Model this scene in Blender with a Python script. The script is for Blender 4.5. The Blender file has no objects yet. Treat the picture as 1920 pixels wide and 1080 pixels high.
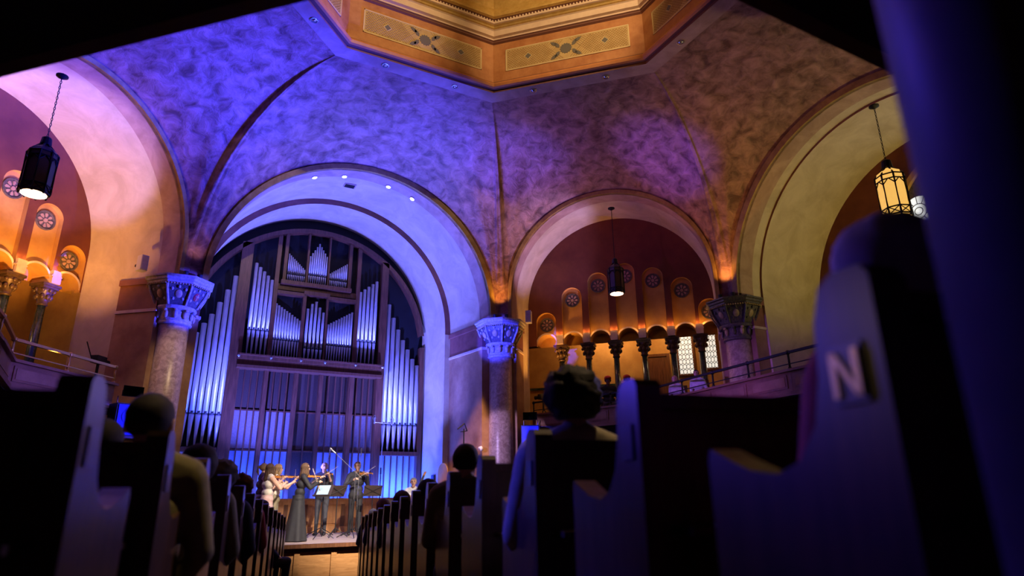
import bpy, bmesh, math, random
from mathutils import Vector, Matrix, noise
import numpy as np
random.seed(7)
SC = bpy.context.scene
COL = SC.collection
PI = math.pi
R = math.radians

# ------------------------------------------------------------------ camera, world, exposure, big lights
CAM = Vector((-4.292, -7.629, 0.0))          # z = 0 is the camera's height; the floor lies below it
PSI, PITCH, ROLL = 0.498, 0.317, -0.012
F = Vector((math.sin(PSI) * math.cos(PITCH), math.cos(PSI) * math.cos(PITCH), math.sin(PITCH)))
R0 = Vector((math.cos(PSI), -math.sin(PSI), 0)); U0 = R0.cross(F)
RV = R0 * math.cos(ROLL) + U0 * math.sin(ROLL); UV = -R0 * math.sin(ROLL) + U0 * math.cos(ROLL)
cd = bpy.data.cameras.new('camera'); co = bpy.data.objects.new('camera', cd); COL.objects.link(co)
mw = Matrix.Identity(4)
for i in range(3):
    mw[i][0], mw[i][1], mw[i][2], mw[i][3] = RV[i], UV[i], -F[i], CAM[i]
co.matrix_world = mw
cd.sensor_width = 36.0; cd.lens = 1201.9 / 1920 * 36
cd.clip_start = 0.05; cd.clip_end = 200
cd.dof.use_dof = True; cd.dof.focus_distance = 17.0; cd.dof.aperture_fstop = 1.4
SC.camera = co

W = bpy.data.worlds.new('world'); SC.world = W; W.use_nodes = True
W.node_tree.nodes['Background'].inputs[0].default_value = (0.30, 0.25, 0.45, 1)
W.node_tree.nodes['Background'].inputs[1].default_value = 0.004
SC.view_settings.view_transform = 'Standard'; SC.view_settings.look = 'None'
SC.view_settings.gamma = 1; SC.view_settings.use_curve_mapping = False
SC.view_settings.exposure = 0.0

BLUE = (0.07, 0.10, 1.0); VIOLET = (0.22, 0.09, 1.0); LILAC = (0.45, 0.33, 1.0)
AMBER = (1.0, 0.42, 0.08); WARM = (1.0, 0.68, 0.36); YEL = (1.0, 0.74, 0.28); WHITE = (1.0, 0.86, 0.74)
def spot(loc, tgt, col, w, ang, blend=0.6, r=0.08):
    l = bpy.data.lights.new('spot_light', 'SPOT'); l.energy = w; l.color = col; l.spot_size = R(ang); l.spot_blend = blend
    l.shadow_soft_size = r
    o = bpy.data.objects.new('spot_light', l); COL.objects.link(o); o.location = loc
    o.rotation_euler = (Vector(tgt) - Vector(loc)).to_track_quat('-Z', 'Y').to_euler(); return o
def point(loc, col, w, r=0.06):
    l = bpy.data.lights.new('lamp_light', 'POINT'); l.energy = w; l.color = col; l.shadow_soft_size = r
    o = bpy.data.objects.new('lamp_light', l); COL.objects.link(o); o.location = loc; return o
def area(loc, tgt, col, w, sx, sy):
    l = bpy.data.lights.new('area_light', 'AREA'); l.shape = 'RECTANGLE'; l.size = sx; l.size_y = sy; l.energy = w; l.color = col
    o = bpy.data.objects.new('area_light', l); COL.objects.link(o); o.location = loc
    o.rotation_euler = (Vector(tgt) - Vector(loc)).to_track_quat('-Z', 'Y').to_euler(); return o

# blue and violet washes from lamps clamped to the balcony fronts, raking the vault
DEEP = (0.03, 0.035, 1.0)
spot((6.3, 1.6, 3.1), (-5.4, 5.6, 8.7), DEEP, 46000, 32, 0.95)
spot((6.3, 2.4, 3.1), (-1.6, 7.2, 8.9), DEEP, 15000, 44, 0.9)
spot((-6.1, 3.2, 3.1), (3.0, 6.4, 8.9), DEEP, 12000, 15, 0.9)
spot((-6.1, 2.4, 3.1), (6.0, 3.9, 8.5), (0.10, 0.04, 1.0), 10000, 12, 0.9)
spot((-6.1, 2.4, 3.1), (6.2, 6.6, 8.9), (0.5, 0.08, 0.5), 1500, 30, 0.9)
# lilac light across the arch soffits, amber from their feet
spot((-6.45, 5.95, 2.75), (-6.9, 8.4, 7.2), LILAC, 1700, 42, 0.4)
spot((-6.45, 4.6, 2.75), (-8.7, 6.7, 8.0), LILAC, 1100, 32, 0.6)
spot((6.95, 5.95, 2.75), (5.7, 8.5, 7.7), LILAC, 1200, 40, 0.6)
spot((-6.3, 6.95, 2.6), (-7.0, 8.5, 5.6), AMBER, 1500, 80, 0.9)
spot((5.9, 8.9, 2.6), (5.8, 9.2, 5.8), AMBER, 650, 70, 0.9)
spot((-6.0, 0.5, 3.0), (7.0, 3.4, 2.1), (0.35, 0.12, 1.0), 3200, 22, 0.8)
# column capitals picked out in blue
spot((5.9, 2.2, 2.9), (-4.3, 8.8, 4.55), DEEP, 36000, 7, 0.3)
spot((-6.1, 2.8, 2.9), (4.3, 8.9, 4.5), DEEP, 36000, 7, 0.3)
spot((-6.1, 2.8, 2.9), (4.5, 8.9, 1.6), (0.62, 0.42, 1.0), 5000, 8, 0.5)
spot((5.9, 2.2, 2.9), (-4.95, 7.9, 1.62), DEEP, 16000, 4.5, 0.4)
spot((-6.1, 2.8, 2.9), (4.95, 8.3, 1.62), DEEP, 16000, 4.5, 0.4)
spot((5.9, 0.6, 2.9), (-6.2, 6.9, 2.25), (0.16, 0.1, 1.0), 5000, 12, 0.8)
# warm spots added at the octagon soffit to light columns, pier, stage and front pews
spot((-1.9, 4.3, 9.3), (-4.3, 8.9, 2.4), WARM, 1300, 13, 0.7)
spot((1.9, 4.4, 9.3), (3.35, 9.4, 1.6), (1.0, 0.55, 0.22), 6500, 11, 0.6)
spot((1.9, -4.3, 9.3), (1.95, 9.4, -0.2), WHITE, 9000, 8, 0.6)
spot((0.9, -4.4, 9.3), (-0.6, 8.5, -0.6), WHITE, 17000, 15, 0.6)
spot((-1.9, -4.2, 9.3), (0.2, 8.6, -0.6), WHITE, 11000, 15, 0.6)
spot((0.9, -4.4, 9.3), (-2.6, -5.0, 0.3), WARM, 1300, 9, 0.8)
spot((-1.9, -4.2, 9.3), (-4.2, -4.2, 0.1), WARM, 1100, 10, 0.8)
# organ chamber: lamps behind the choir rail
area((-0.4, 11.86, 0.0), (-0.4, 12.35, 2.0), (0.03, 0.08, 1.0), 480, 5.6, 0.12)
area((2.4, 11.86, 0.0), (2.4, 12.35, 2.0), (0.03, 0.08, 1.0), 140, 1.2, 0.12)
spot((-2.6, 10.2, 0.1), (-0.3, 12.0, 7.2), (0.09, 0.11, 1.0), 4600, 95, 0.8)
spot((2.2, 9.8, 0.1), (0.2, 11.4, 8.0), (0.11, 0.13, 1.0), 4600, 95, 0.8)
spot((-2.6, 9.8, 0.1), (3.3, 11.9, 3.2), (0.16, 0.17, 1.0), 2200, 40, 0.7)
# unseen spots added on the near cornice to light the octagon's far frieze
spot((-1.4, -3.9, 11.5), (-1.6, 4.8, 10.9), WARM, 1700, 38, 0.7)
spot((1.4, -3.9, 11.5), (3.4, 4.2, 10.9), WARM, 1700, 38, 0.7)
point((0, 0, 14.2), YEL, 50, 0.3)
# warm wash on the right-hand vault and barrel
spot((10.9, -1.2, 2.6), (10.2, 1.6, 8.5), (1.0, 0.78, 0.22), 380, 110, 0.8)
spot((-5.0, -2.5, 3.2), (8.2, 2.2, 8.8), (1.0, 0.42, 0.13), 1100, 30, 0.9)
# low blue and violet light over the pews and the near column
spot((-5.9, -1.5, 2.7), (-3.0, -5.5, -0.25), DEEP, 1100, 15, 0.8)
spot((5.9, 0.5, 2.8), (-4.6, -4.6, 0.1), LILAC, 800, 26, 0.8)
spot((-6.0, 3.2, 2.9), (-3.41, -7.36, 0.4), (0.08, 0.05, 1.0), 1500, 11, 0.8)
spot((-6.3, -3.7, 1.6), (-3.34, -6.96, 0.20), (1.0, 0.7, 0.3), 45, 4.5, 0.6)  # warm spot added to make the plate letter gold; no fixture there
spot((3.5, 6.0, 2.4), (-2.0, 0.5, -0.6), LILAC, 260, 40, 0.9)

# ------------------------------------------------------------------ materials
MATS = {}
def mat(name, c1, c2=None, scale=3.0, rough=0.7, metal=0.0, bump=0.0, stretch=(1, 1, 1), detail=6.0, emit=None, estr=0.0, contrast=(0.35, 0.65), distort=0.0, spec=0.5):
    m = bpy.data.materials.new(name); m.use_nodes = True; nt = m.node_tree; b = nt.nodes['Principled BSDF']
    b.inputs['Roughness'].default_value = rough; b.inputs['Metallic'].default_value = metal
    b.inputs['Specular IOR Level'].default_value = spec
    b.inputs['Base Color'].default_value = (*c1, 1)
    if c2 is not None or bump:
        tc = nt.nodes.new('ShaderNodeTexCoord'); mp = nt.nodes.new('ShaderNodeMapping'); mp.inputs['Scale'].default_value = stretch
        nt.links.new(tc.outputs['Object'], mp.inputs[0])
        n = nt.nodes.new('ShaderNodeTexNoise'); n.inputs['Scale'].default_value = scale; n.inputs['Detail'].default_value = detail
        n.inputs['Roughness'].default_value = 0.62; n.inputs['Distortion'].default_value = distort
        nt.links.new(mp.outputs[0], n.inputs['Vector'])
        if c2 is not None:
            cr = nt.nodes.new('ShaderNodeValToRGB'); cr.color_ramp.elements[0].position = contrast[0]; cr.color_ramp.elements[1].position = contrast[1]
            cr.color_ramp.elements[0].color = (*c1, 1); cr.color_ramp.elements[1].color = (*c2, 1)
            nt.links.new(n.outputs['Fac'], cr.inputs[0]); nt.links.new(cr.outputs[0], b.inputs['Base Color'])
        if bump:
            bp = nt.nodes.new('ShaderNodeBump'); bp.inputs['Strength'].default_value = bump; bp.inputs['Distance'].default_value = 0.06
            nt.links.new(n.outputs['Fac'], bp.inputs['Height']); nt.links.new(bp.outputs[0], b.inputs['Normal'])
    if emit:
        b.inputs['Emission Color'].default_value = (*emit, 1); b.inputs['Emission Strength'].default_value = estr
    MATS[name] = m; return m
mat('vault', (0.12, 0.05, 0.04), (0.46, 0.25, 0.20), 3.2, 0.5, bump=0.8, detail=14, distort=0.5, contrast=(0.34, 0.66))
mat('cream', (0.50, 0.40, 0.27), (0.66, 0.55, 0.40), 1.4, 0.65, bump=0.12, detail=8, distort=0.6)
mat('mauve', (0.36, 0.22, 0.17), (0.52, 0.35, 0.27), 1.8, 0.65, bump=0.15, detail=8, distort=0.6)
mat('gold', (0.26, 0.15, 0.03), (0.42, 0.27, 0.07), 5, 0.5)
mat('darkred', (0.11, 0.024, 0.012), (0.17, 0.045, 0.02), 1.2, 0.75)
mat('ochre', (0.46, 0.24, 0.06), (0.62, 0.36, 0.10), 1.6, 0.7, bump=0.1)
mat('pier', (0.26, 0.13, 0.075), (0.44, 0.26, 0.15), 1.7, 0.65, bump=0.12, detail=8)
mat('band', (0.17, 0.055, 0.045), (0.26, 0.10, 0.08), 2, 0.6)
mat('marble', (0.30, 0.20, 0.17), (0.58, 0.44, 0.38), 9, 0.35, detail=10, distort=1.0)
mat('capital', (0.34, 0.31, 0.30), (0.60, 0.56, 0.52), 18, 0.5)
mat('capital_dark', (0.05, 0.05, 0.06), (0.16, 0.13, 0.10), 18, 0.45)
mat('capital_gold', (0.42, 0.30, 0.14), (0.60, 0.46, 0.25), 14, 0.45)
mat('bronze', (0.05, 0.03, 0.02), (0.11, 0.065, 0.035), 12, 0.4)
mat('red_enamel', (0.50, 0.05, 0.04)); mat('pale_stone', (0.55, 0.42, 0.36), (0.68, 0.55, 0.46), 6, 0.7)
mat('green_marble', (0.012, 0.03, 0.025), (0.05, 0.085, 0.07), 8, 0.15, distort=1.5)
mat('frieze', (0.42, 0.15, 0.045), (0.60, 0.27, 0.10), 2.4, 0.55, detail=8)
mat('stencil', (0.52, 0.34, 0.12), (0.64, 0.45, 0.19), 5, 0.6)
mat('stencil_line', (0.36, 0.20, 0.07)); mat('stencil_grey', (0.16, 0.14, 0.11)); mat('stencil_edge', (0.78, 0.62, 0.32))
mat('cornice', (0.72, 0.52, 0.36), (0.80, 0.60, 0.42), 4, 0.5); mat('cornice_dark', (0.20, 0.08, 0.05)); mat('gilt', (0.62, 0.38, 0.10), (0.74, 0.50, 0.16), 8, 0.4, metal=0.3)
mat('torus', (0.55, 0.20, 0.06), (0.66, 0.27, 0.09), 3, 0.45)
mat('wood', (0.10, 0.035, 0.015), (0.21, 0.085, 0.035), 4, 0.4, stretch=(6, 6, 0.6), detail=8)
mat('case_wood', (0.085, 0.03, 0.018), (0.17, 0.065, 0.035), 4, 0.4, stretch=(6, 6, 0.6), detail=8)
mat('pew_wood', (0.05, 0.022, 0.012), (0.11, 0.05, 0.026), 4, 0.32, stretch=(5, 5, 0.7), detail=8)
mat('stage_wood', (0.42, 0.19, 0.06), (0.60, 0.30, 0.11), 5, 0.4, stretch=(0.6, 4, 5), detail=9, distort=1.2)
mat('rail_wood', (0.44, 0.19, 0.06), (0.60, 0.29, 0.11), 4, 0.4, stretch=(4, 4, 0.8), detail=8)
mat('stage_floor', (0.38, 0.29, 0.25), (0.46, 0.36, 0.31), 4, 0.45); mat('carpet', (0.04, 0.02, 0.025), (0.07, 0.035, 0.04), 30, 0.95)
mat('pipe', (0.58, 0.57, 0.60), (0.70, 0.69, 0.72), 3, 0.38, metal=0.35, stretch=(1, 1, 0.3))
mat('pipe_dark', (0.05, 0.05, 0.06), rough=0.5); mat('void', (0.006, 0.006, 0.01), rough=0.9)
mat('lattice', (0.22, 0.21, 0.24), rough=0.6)
mat('cloth_brown', (0.055, 0.028, 0.02), (0.075, 0.04, 0.03), 30, 0.9); mat('cloth_lit_mauve', (0.20, 0.15, 0.17), (0.26, 0.20, 0.22), 20, 0.9); mat('cloth_lit_blue', (0.36, 0.42, 0.62), (0.42, 0.48, 0.68), 20, 0.85)  # blue and mauve: blue uplight put into the lower screen's cloth colour
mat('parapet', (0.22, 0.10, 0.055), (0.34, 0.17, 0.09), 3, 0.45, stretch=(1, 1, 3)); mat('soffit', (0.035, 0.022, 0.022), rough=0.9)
mat('brass', (0.60, 0.42, 0.16), rough=0.3, metal=0.9); mat('iron', (0.02, 0.02, 0.022), rough=0.5, metal=0.4); mat('chrome', (0.6, 0.6, 0.62), rough=0.25, metal=0.9)
mat('black', (0.012, 0.012, 0.014), rough=0.55); mat('white_box', (0.75, 0.72, 0.70), rough=0.5)
mat('grille_lit_blue', (0.10, 0.12, 0.55), rough=0.9)  # blue stage light put into the loudspeaker grille colour
mat('glass_amber', (0.75, 0.45, 0.12), (0.55, 0.30, 0.07), 6, 0.4, emit=(1.0, 0.55, 0.12), estr=0.9)
mat('glass_dim', (0.10, 0.06, 0.03), rough=0.3); mat('lamp_warm', (1, 0.7, 0.5), emit=(1.0, 0.62, 0.40), estr=5.0)
mat('lamp_white', (1, 1, 1), emit=(0.85, 0.9, 1.0), estr=14.0)
mat('window_glass', (0.8, 0.8, 0.75), (0.6, 0.62, 0.6), 7, 0.4, emit=(1.0, 0.97, 0.86), estr=0.75); mat('lead', (0.10, 0.09, 0.07), rough=0.6)
mat('rose_glass', (0.8, 0.8, 0.8), (0.65, 0.7, 0.72), 5, 0.4, emit=(0.95, 1.0, 0.98), estr=0.9)
mat('near_column', (0.10, 0.085, 0.11), (0.15, 0.13, 0.16), 5, 0.5)
mat('violin', (0.50, 0.17, 0.03), (0.62, 0.24, 0.05), 12, 0.25); mat('bow_wood', (0.42, 0.26, 0.12), rough=0.4)
mat('desk_brown', (0.05, 0.032, 0.028), rough=0.5); mat('tablet', (0.3, 0.4, 0.5), emit=(0.35, 0.58, 0.85), estr=0.55); mat('steel_stand', (0.03, 0.03, 0.035), rough=0.4, metal=0.6)
mat('mic_grey', (0.45, 0.43, 0.40), rough=0.35, metal=0.6); mat('plate', (0.10, 0.085, 0.10), rough=0.3, metal=0.6); mat('letter', (0.72, 0.50, 0.18), rough=0.35, metal=0.5)
for nm, c in dict(skin=(0.62, 0.36, 0.25), skin_dark=(0.20, 0.11, 0.07), hair_dark=(0.02, 0.013, 0.01), hair_brown=(0.09, 0.045, 0.022), hair_blonde=(0.36, 0.22, 0.10), hair_grey=(0.20, 0.19, 0.19), hair_silver=(0.34, 0.30, 0.24),
        hair_auburn=(0.14, 0.05, 0.025), black_cloth=(0.014, 0.013, 0.016), charcoal=(0.035, 0.035, 0.045), cream_cloth=(0.62, 0.54, 0.44), pink_cloth=(0.62, 0.40, 0.36), olive_trousers=(0.24, 0.20, 0.12), olive_shirt=(0.20, 0.17, 0.06),
        beige_jacket=(0.36, 0.30, 0.19), white_shirt=(0.62, 0.60, 0.60), brown_top=(0.13, 0.085, 0.075), red_shirt=(0.36, 0.035, 0.035), navy=(0.03, 0.035, 0.07), grey_shirt=(0.16, 0.16, 0.17), red_cap=(0.5, 0.04, 0.03), stripe_white=(0.7, 0.68, 0.66), jeans=(0.05, 0.06, 0.10), eye=(0.015, 0.012, 0.01), lip=(0.38, 0.14, 0.11)).items():
    mat(nm, c, tuple(min(1, v * 1.35) for v in c), 14, 0.75, bump=0.0)

# ------------------------------------------------------------------ mesh helpers
class MB:
    def __init__(s): s.v = []; s.f = []; s.m = []
    def add(s, vs, fs, mi=0):
        o = len(s.v); s.v += [tuple(v) for v in vs]; s.f += [tuple(i + o for i in f) for f in fs]; s.m += [mi] * len(fs); return s
    def box(s, c, d, M=None, mi=0, bev=0.0):
        x, y, z = d[0] / 2, d[1] / 2, d[2] / 2
        vs = [Vector((sx * x, sy * y, sz * z)) for sz in (-1, 1) for sy in (-1, 1) for sx in (-1, 1)]
        if M is not None: vs = [M @ v for v in vs]
        c = Vector(c)
        return s.add([v + c for v in vs], [(0, 2, 3, 1), (4, 5, 7, 6), (0, 1, 5, 4), (2, 6, 7, 3), (0, 4, 6, 2), (1, 3, 7, 5)], mi)
    def cyl(s, a, b, r0, r1=None, n=12, mi=0, cap=True):
        a, b = Vector(a), Vector(b); r1 = r0 if r1 is None else r1
        q = (b - a).to_track_quat('Z', 'Y'); ring = [q @ Vector((math.cos(2 * PI * i / n), math.sin(2 * PI * i / n), 0)) for i in range(n)]
        vs = [a + p * r0 for p in ring] + [b + p * r1 for p in ring]
        fs = [(i, (i + 1) % n, n + (i + 1) % n, n + i) for i in range(n)]
        if cap: fs += [tuple(range(n - 1, -1, -1)), tuple(range(n, 2 * n))]
        return s.add(vs, fs, mi)
    def lathe(s, prof, n=24, c=(0, 0, 0), mi=0, rot=0.0, sx=1, sy=1, cap=True):
        vs = []; k = len(prof)
        for r, z in prof:
            for i in range(n):
                a = 2 * PI * i / n + rot; vs.append((c[0] + r * sx * math.cos(a), c[1] + r * sy * math.sin(a), c[2] + z))
        fs = [(j * n + i, j * n + (i + 1) % n, (j + 1) * n + (i + 1) % n, (j + 1) * n + i) for j in range(k - 1) for i in range(n)]
        if cap: fs += [tuple(range(n - 1, -1, -1)), tuple((k - 1) * n + i for i in range(n))]
        return s.add(vs, fs, mi)
    def ball(s, c, r, n=10, m=7, mi=0, M=None):
        r = (r, r, r) if not hasattr(r, '__len__') else r; c = Vector(c); vs = []; fs = []
        for j in range(m + 1):
            t = PI * j / m
            for i in range(n):
                p = 2 * PI * i / n; v = Vector((r[0] * math.sin(t) * math.cos(p), r[1] * math.sin(t) * math.sin(p), r[2] * math.cos(t)))
                vs.append(c + (M @ v if M is not None else v))
        fs = [(j * n + i, (j + 1) * n + i, (j + 1) * n + (i + 1) % n, j * n + (i + 1) % n) for j in range(m) for i in range(n)]
        return s.add(vs, fs, mi)
    def tube(s, pts, r, n=6, mi=0):
        pts = [Vector(p) for p in pts]; rr = r if hasattr(r, '__len__') else [r] * len(pts); vs = []
        for i, p in enumerate(pts):
            d = (pts[min(i + 1, len(pts) - 1)] - pts[max(i - 1, 0)]).normalized()
            x = d.cross(Vector((0, 0, 1))); x = x.normalized() if x.length > 1e-3 else Vector((1, 0, 0)); y = d.cross(x)
            vs += [p + (x * math.cos(2 * PI * k / n) + y * math.sin(2 * PI * k / n)) * rr[i] for k in range(n)]
        fs = [(i * n + k, (i + 1) * n + k, (i + 1) * n + (k + 1) % n, i * n + (k + 1) % n) for i in range(len(pts) - 1) for k in range(n)]
        fs += [tuple(range(n)), tuple((len(pts) - 1) * n + k for k in range(n - 1, -1, -1))]
        return s.add(vs, fs, mi)
    def prism(s, poly, fn, a, b, mi=0):          # polygon in (p,q) extruded between a and b; fn(p,q,depth)->world
        n = len(poly); vs = [fn(p, q, a) for p, q in poly] + [fn(p, q, b) for p, q in poly]
        fs = [(i, (i + 1) % n, n + (i + 1) % n, n + i) for i in range(n)] + [tuple(range(n - 1, -1, -1)), tuple(range(n, 2 * n))]
        return s.add(vs, fs, mi)
    def grid(s, rows, mi=0, flip=False):
        n = len(rows[0]); vs = [v for r in rows for v in r]
        fs = [((j * n + i), (j * n + i + 1), ((j + 1) * n + i + 1), ((j + 1) * n + i)) for j in range(len(rows) - 1) for i in range(n - 1)]
        return s.add(vs, [f[::-1] for f in fs] if flip else fs, mi)
    def build(s, name, m, parent=None, smooth=False, loc=None, rz=0.0):
        me = bpy.data.meshes.new(name); me.from_pydata([tuple(v) for v in s.v], [], s.f)
        for k in (m if isinstance(m, (list, tuple)) else [m]): me.materials.append(MATS[k])
        me.polygons.foreach_set('material_index', s.m)
        if smooth: me.polygons.foreach_set('use_smooth', [True] * len(me.polygons))
        bm = bmesh.new(); bm.from_mesh(me); bmesh.ops.recalc_face_normals(bm, faces=bm.faces); bm.to_mesh(me); bm.free()
        me.update()
        o = bpy.data.objects.new(name, me); COL.objects.link(o); o.parent = parent
        if loc is not None: o.location = loc
        if rz: o.rotation_euler.z = rz
        return o
def tag(o, label=None, cat=None, group=None, kind=None):
    if label: o['label'] = label
    if cat: o['category'] = cat
    if group: o['group'] = group
    if kind: o['kind'] = kind
    return o
def empty(name, loc=(0, 0, 0), rz=0.0, **k):
    o = bpy.data.objects.new(name, None); COL.objects.link(o); o.location = loc; o.rotation_euler.z = rz; o.empty_display_size = 0.1
    return tag(o, **k)
def copy_tree(o, parent=None):
    c = o.copy(); COL.objects.link(c); c.parent = parent
    for ch in list(o.children): copy_tree(ch, c)
    return c

# ------------------------------------------------------------------ the octagonal crossing: shell
HC, HS, HR = 5.013, 3.977, 9.507
CW, CA, CX, CY = 4.333, 9.0, 9.083, 4.267
RA, RW = 4.80, 1.961
OFF = 0.315
corners = [(-CW, CA), (CW, CA), (CX, CY), (CX, -CY), (CW, -CA), (-CW, -CA), (-CX, -CY), (-CX, CY)]
ringc = [(-RW, RA), (RW, RA), (RA, RW), (RA, -RW), (RW, -RA), (-RW, -RA), (-RA, -RW), (-RA, RW)]
sides = ['front', 'right_front', 'right', 'right_rear', 'rear', 'left_rear', 'left', 'left_front']
FLOOR0, SLOPE, HD = -0.75, 0.052, 0.217
dA = Vector((math.sin(HD), math.cos(HD), 0)); pA = Vector((math.cos(HD), -math.sin(HD), 0))
def aisle(t, l, z=0.0): p = CAM + dA * t + pA * l; return Vector((p.x, p.y, FLOOR0 - SLOPE * t + z))
STAGE = -0.85

ceiling = empty('ceiling', (0, 0, HR), kind='structure')
def seam(k, v):
    a = Vector(corners[k]); b = Vector(ringc[k]); a = a * (1 - 0.34 / a.length)
    ph = v * PI / 2; q = a.lerp(b, 1 - math.cos(ph)); return Vector((q.x, q.y, HC + (HR - HC) * math.sin(ph)))
class Bay:
    def __init__(s, k):
        a, b = Vector(corners[k]), Vector(corners[(k + 1) % 8]); s.k = k; s.mid = (a + b) / 2; s.hw = (b - a).length / 2
        s.t = (b - a).normalized(); s.n = Vector((-s.t.y, s.t.x)); s.n = s.n if s.n.dot(s.mid) > 0 else -s.n
        big = k % 2 == 0
        s.Ro, s.spring = (3.938, HC + 0.113) if big else (3.0, HC + 0.764)
        s.skew = 0.0
    def w(s, p, d, z): q = s.mid + s.t * (p + s.skew * d) + s.n * d; return Vector((q.x, q.y, z))
    def arc(s, r, d, n=40, z0=HC, p0=0.0):
        pts = [s.w(p0 - r, d, z0)] + [s.w(p0 + r * -math.cos(PI * i / n), d, s.spring + r * math.sin(PI * i / n)) for i in range(n + 1)] + [s.w(p0 + r, d, z0)]
        return pts
bays = [Bay(k) for k in range(8)]
bays[0].skew = -0.14; bays[7].skew = -0.08
for b in bays:
    k = b.k; nu, nv = 56, 26
    Bq = []
    K0, K1 = seam(k, 0), seam((k + 1) % 8, 0)
    arc = b.arc(b.Ro, -OFF + 0.05, 60)
    m = len(arc) - 1
    def bott(u):
        if u < 0.06: return K0.lerp(arc[0], u / 0.06)
        if u > 0.94: return arc[-1].lerp(K1, (u - 0.94) / 0.06)
        x = (u - 0.06) / 0.88 * m; i = min(int(x), m - 1); return arc[i].lerp(arc[i + 1], x - i)
    def soft(u, h):
        if h < 1e-4: return bott(u)
        h = min(h, u, 1 - u) if min(u, 1 - u) > 0 else 0.0
        acc = Vector((0, 0, 0))
        for q in range(-6, 7): acc += bott(min(1, max(0, u + h * q / 6)))
        return acc / 13
    T0, T1 = seam(k, 1), seam((k + 1) % 8, 1)
    us = [0, 0.015, 0.03, 0.045] + [0.06 + 0.88 * i / nu for i in range(nu + 1)] + [0.955, 0.97, 0.985, 1]
    rows = []
    for j in range(nv + 1):
        v = j / nv; S0, S1 = seam(k, v), seam((k + 1) % 8, v); row = []
        for u in us:
            g = math.sqrt((2 * u - 1) ** 2 * 0.96 + 0.04)
            d0 = S0 - K0.lerp(T0, v); d1 = S1 - K1.lerp(T1, v)
            uu = min(1, max(0, (u - 0.06) / 0.88)); g = math.sqrt((2 * uu - 1) ** 2 * 0.96 + 0.04)
            p = soft(u, 0.14 * min(1, v * 2.5)).lerp(T0.lerp(T1, uu), v) + (d0 * (1 - uu) + d1 * uu) * g
            row.append(p)
        rows.append(row)
    o = MB().grid(rows).build('vault_panel', 'vault', ceiling, smooth=True)
    o.location = (0, 0, -HR)

# piers and walls of each bay
wall_objs = {}
def strip_arc(b, r0, d0, r1, d1, mi, mb, n=44, p0=0.0, z0=HC):
    mb.grid([b.arc(r0, d0, n, z0, p0), b.arc(r1, d1, n, z0, p0)], mi)
def bay_wall(b, R1, R2, d1, d2, p2=0.0, back='darkred', arcade=False):
    wl = empty('wall_' + sides[b.k], (0, 0, 0), kind='structure')
    e = MB(); z0 = HC
    strip_arc(b, b.Ro, -OFF + 0.10, b.Ro + 0.0, -OFF - 0.05, 0, e); strip_arc(b, b.Ro, -OFF - 0.05, R1, -OFF - 0.03, 0, e); strip_arc(b, R1, -OFF - 0.03, R1, -OFF + 0.10, 0, e)
    e.build('arch_edge', 'gold', wl)
    s1 = MB(); strip_arc(b, R1, -OFF + 0.02, R1, 0.25, 0, s1); strip_arc(b, R1, 0.25, R1, d1, 1, s1)
    s1.build('arch_soffit', ['mauve', 'cream'], wl, smooth=True)
    if R2 != R1:
        st = MB(); strip_arc(b, R1, d1, R2, d1, 0, st); st.build('arch_step', 'band', wl)
    s2 = MB(); strip_arc(b, R2, d1, R2, d2, 0, s2); s2.build('arch_soffit', 'cream', wl, smooth=True)
    # jambs below the impost, with two string courses
    zb = -2.2
    for sg in (-1, 1):
        j = MB()
        x1, x2, xo = sg * R1, sg * R2, sg * (b.hw - 0.1)
        for (z1, z2, mi, pr_) in ((HC - 0.14, HC, 1, 0.05), (HC - 0.75, HC - 0.14, 1, 0.0), (HC - 0.82, HC - 0.75, 2, 0.035), (zb, HC - 0.82, 0, 0.0)):
            pl = [(xo, 0.12), (x1 - sg * pr_, 0.12), (x1 - sg * pr_, d1), (x2, d1 + (0.0 if R1 != R2 else 0.0))]
            pl = [(xo, 0.12 - pr_), (x1 - sg * pr_, 0.12 - pr_), (x1 - sg * pr_, d1)]
            j.grid([[b.w(p, d, z1) for p, d in pl], [b.w(p, d, z2) for p, d in pl]], mi)
            for z in (z1, z2):
                if pr_: j.add([b.w(p, d, z) for p, d in ((x1, 0.12), (x1 - sg * pr_, 0.12 - pr_), (x1 - sg * pr_, d1), (x1, d1))], [(0, 1, 2, 3)], mi); j.add([b.w(p, d, z) for p, d in ((xo, 0.12), (xo, 0.12 - pr_), (x1 - sg * pr_, 0.12 - pr_), (x1, 0.12))], [(0, 1, 2, 3)], mi)
        j.build('pier', ['pier', 'band', 'pale_stone'], wl)
        j2 = MB(); j2.grid([[b.w(x1, d1, zb), b.w(x2, d1, zb), b.w(x2, d2, zb)], [b.w(x1, d1, HC), b.w(x2, d1, HC), b.w(x2, d2, HC)]])
        j2.build('jamb', 'cream', wl)
    if not arcade:
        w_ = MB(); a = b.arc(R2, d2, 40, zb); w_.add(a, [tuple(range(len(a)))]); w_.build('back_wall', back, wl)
    # soffit of the pier above the capital, between the arch feet
    return wl
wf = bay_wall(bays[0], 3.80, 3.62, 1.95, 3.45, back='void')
ARC = {1: dict(d=1.6, ds=0.1, dz=0.0), 7: dict(d=2.3, ds=-0.1, dz=0.2)}
wrf = bay_wall(bays[1], 2.9, 2.9, 0.9, 1.6, arcade=True)
wlf = bay_wall(bays[7], 2.9, 2.9, 1.2, 2.3, arcade=True)
wr = bay_wall(bays[2], 3.78, 3.72, 0.55, 2.95)
wl_ = bay_wall(bays[6], 3.78, 3.72, 0.55, 2.95)
for k in (3, 4, 5): bay_wall(bays[k], 2.9 if k % 2 else 3.8, 2.9 if k % 2 else 3.8, 0.4, 0.8)

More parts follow.
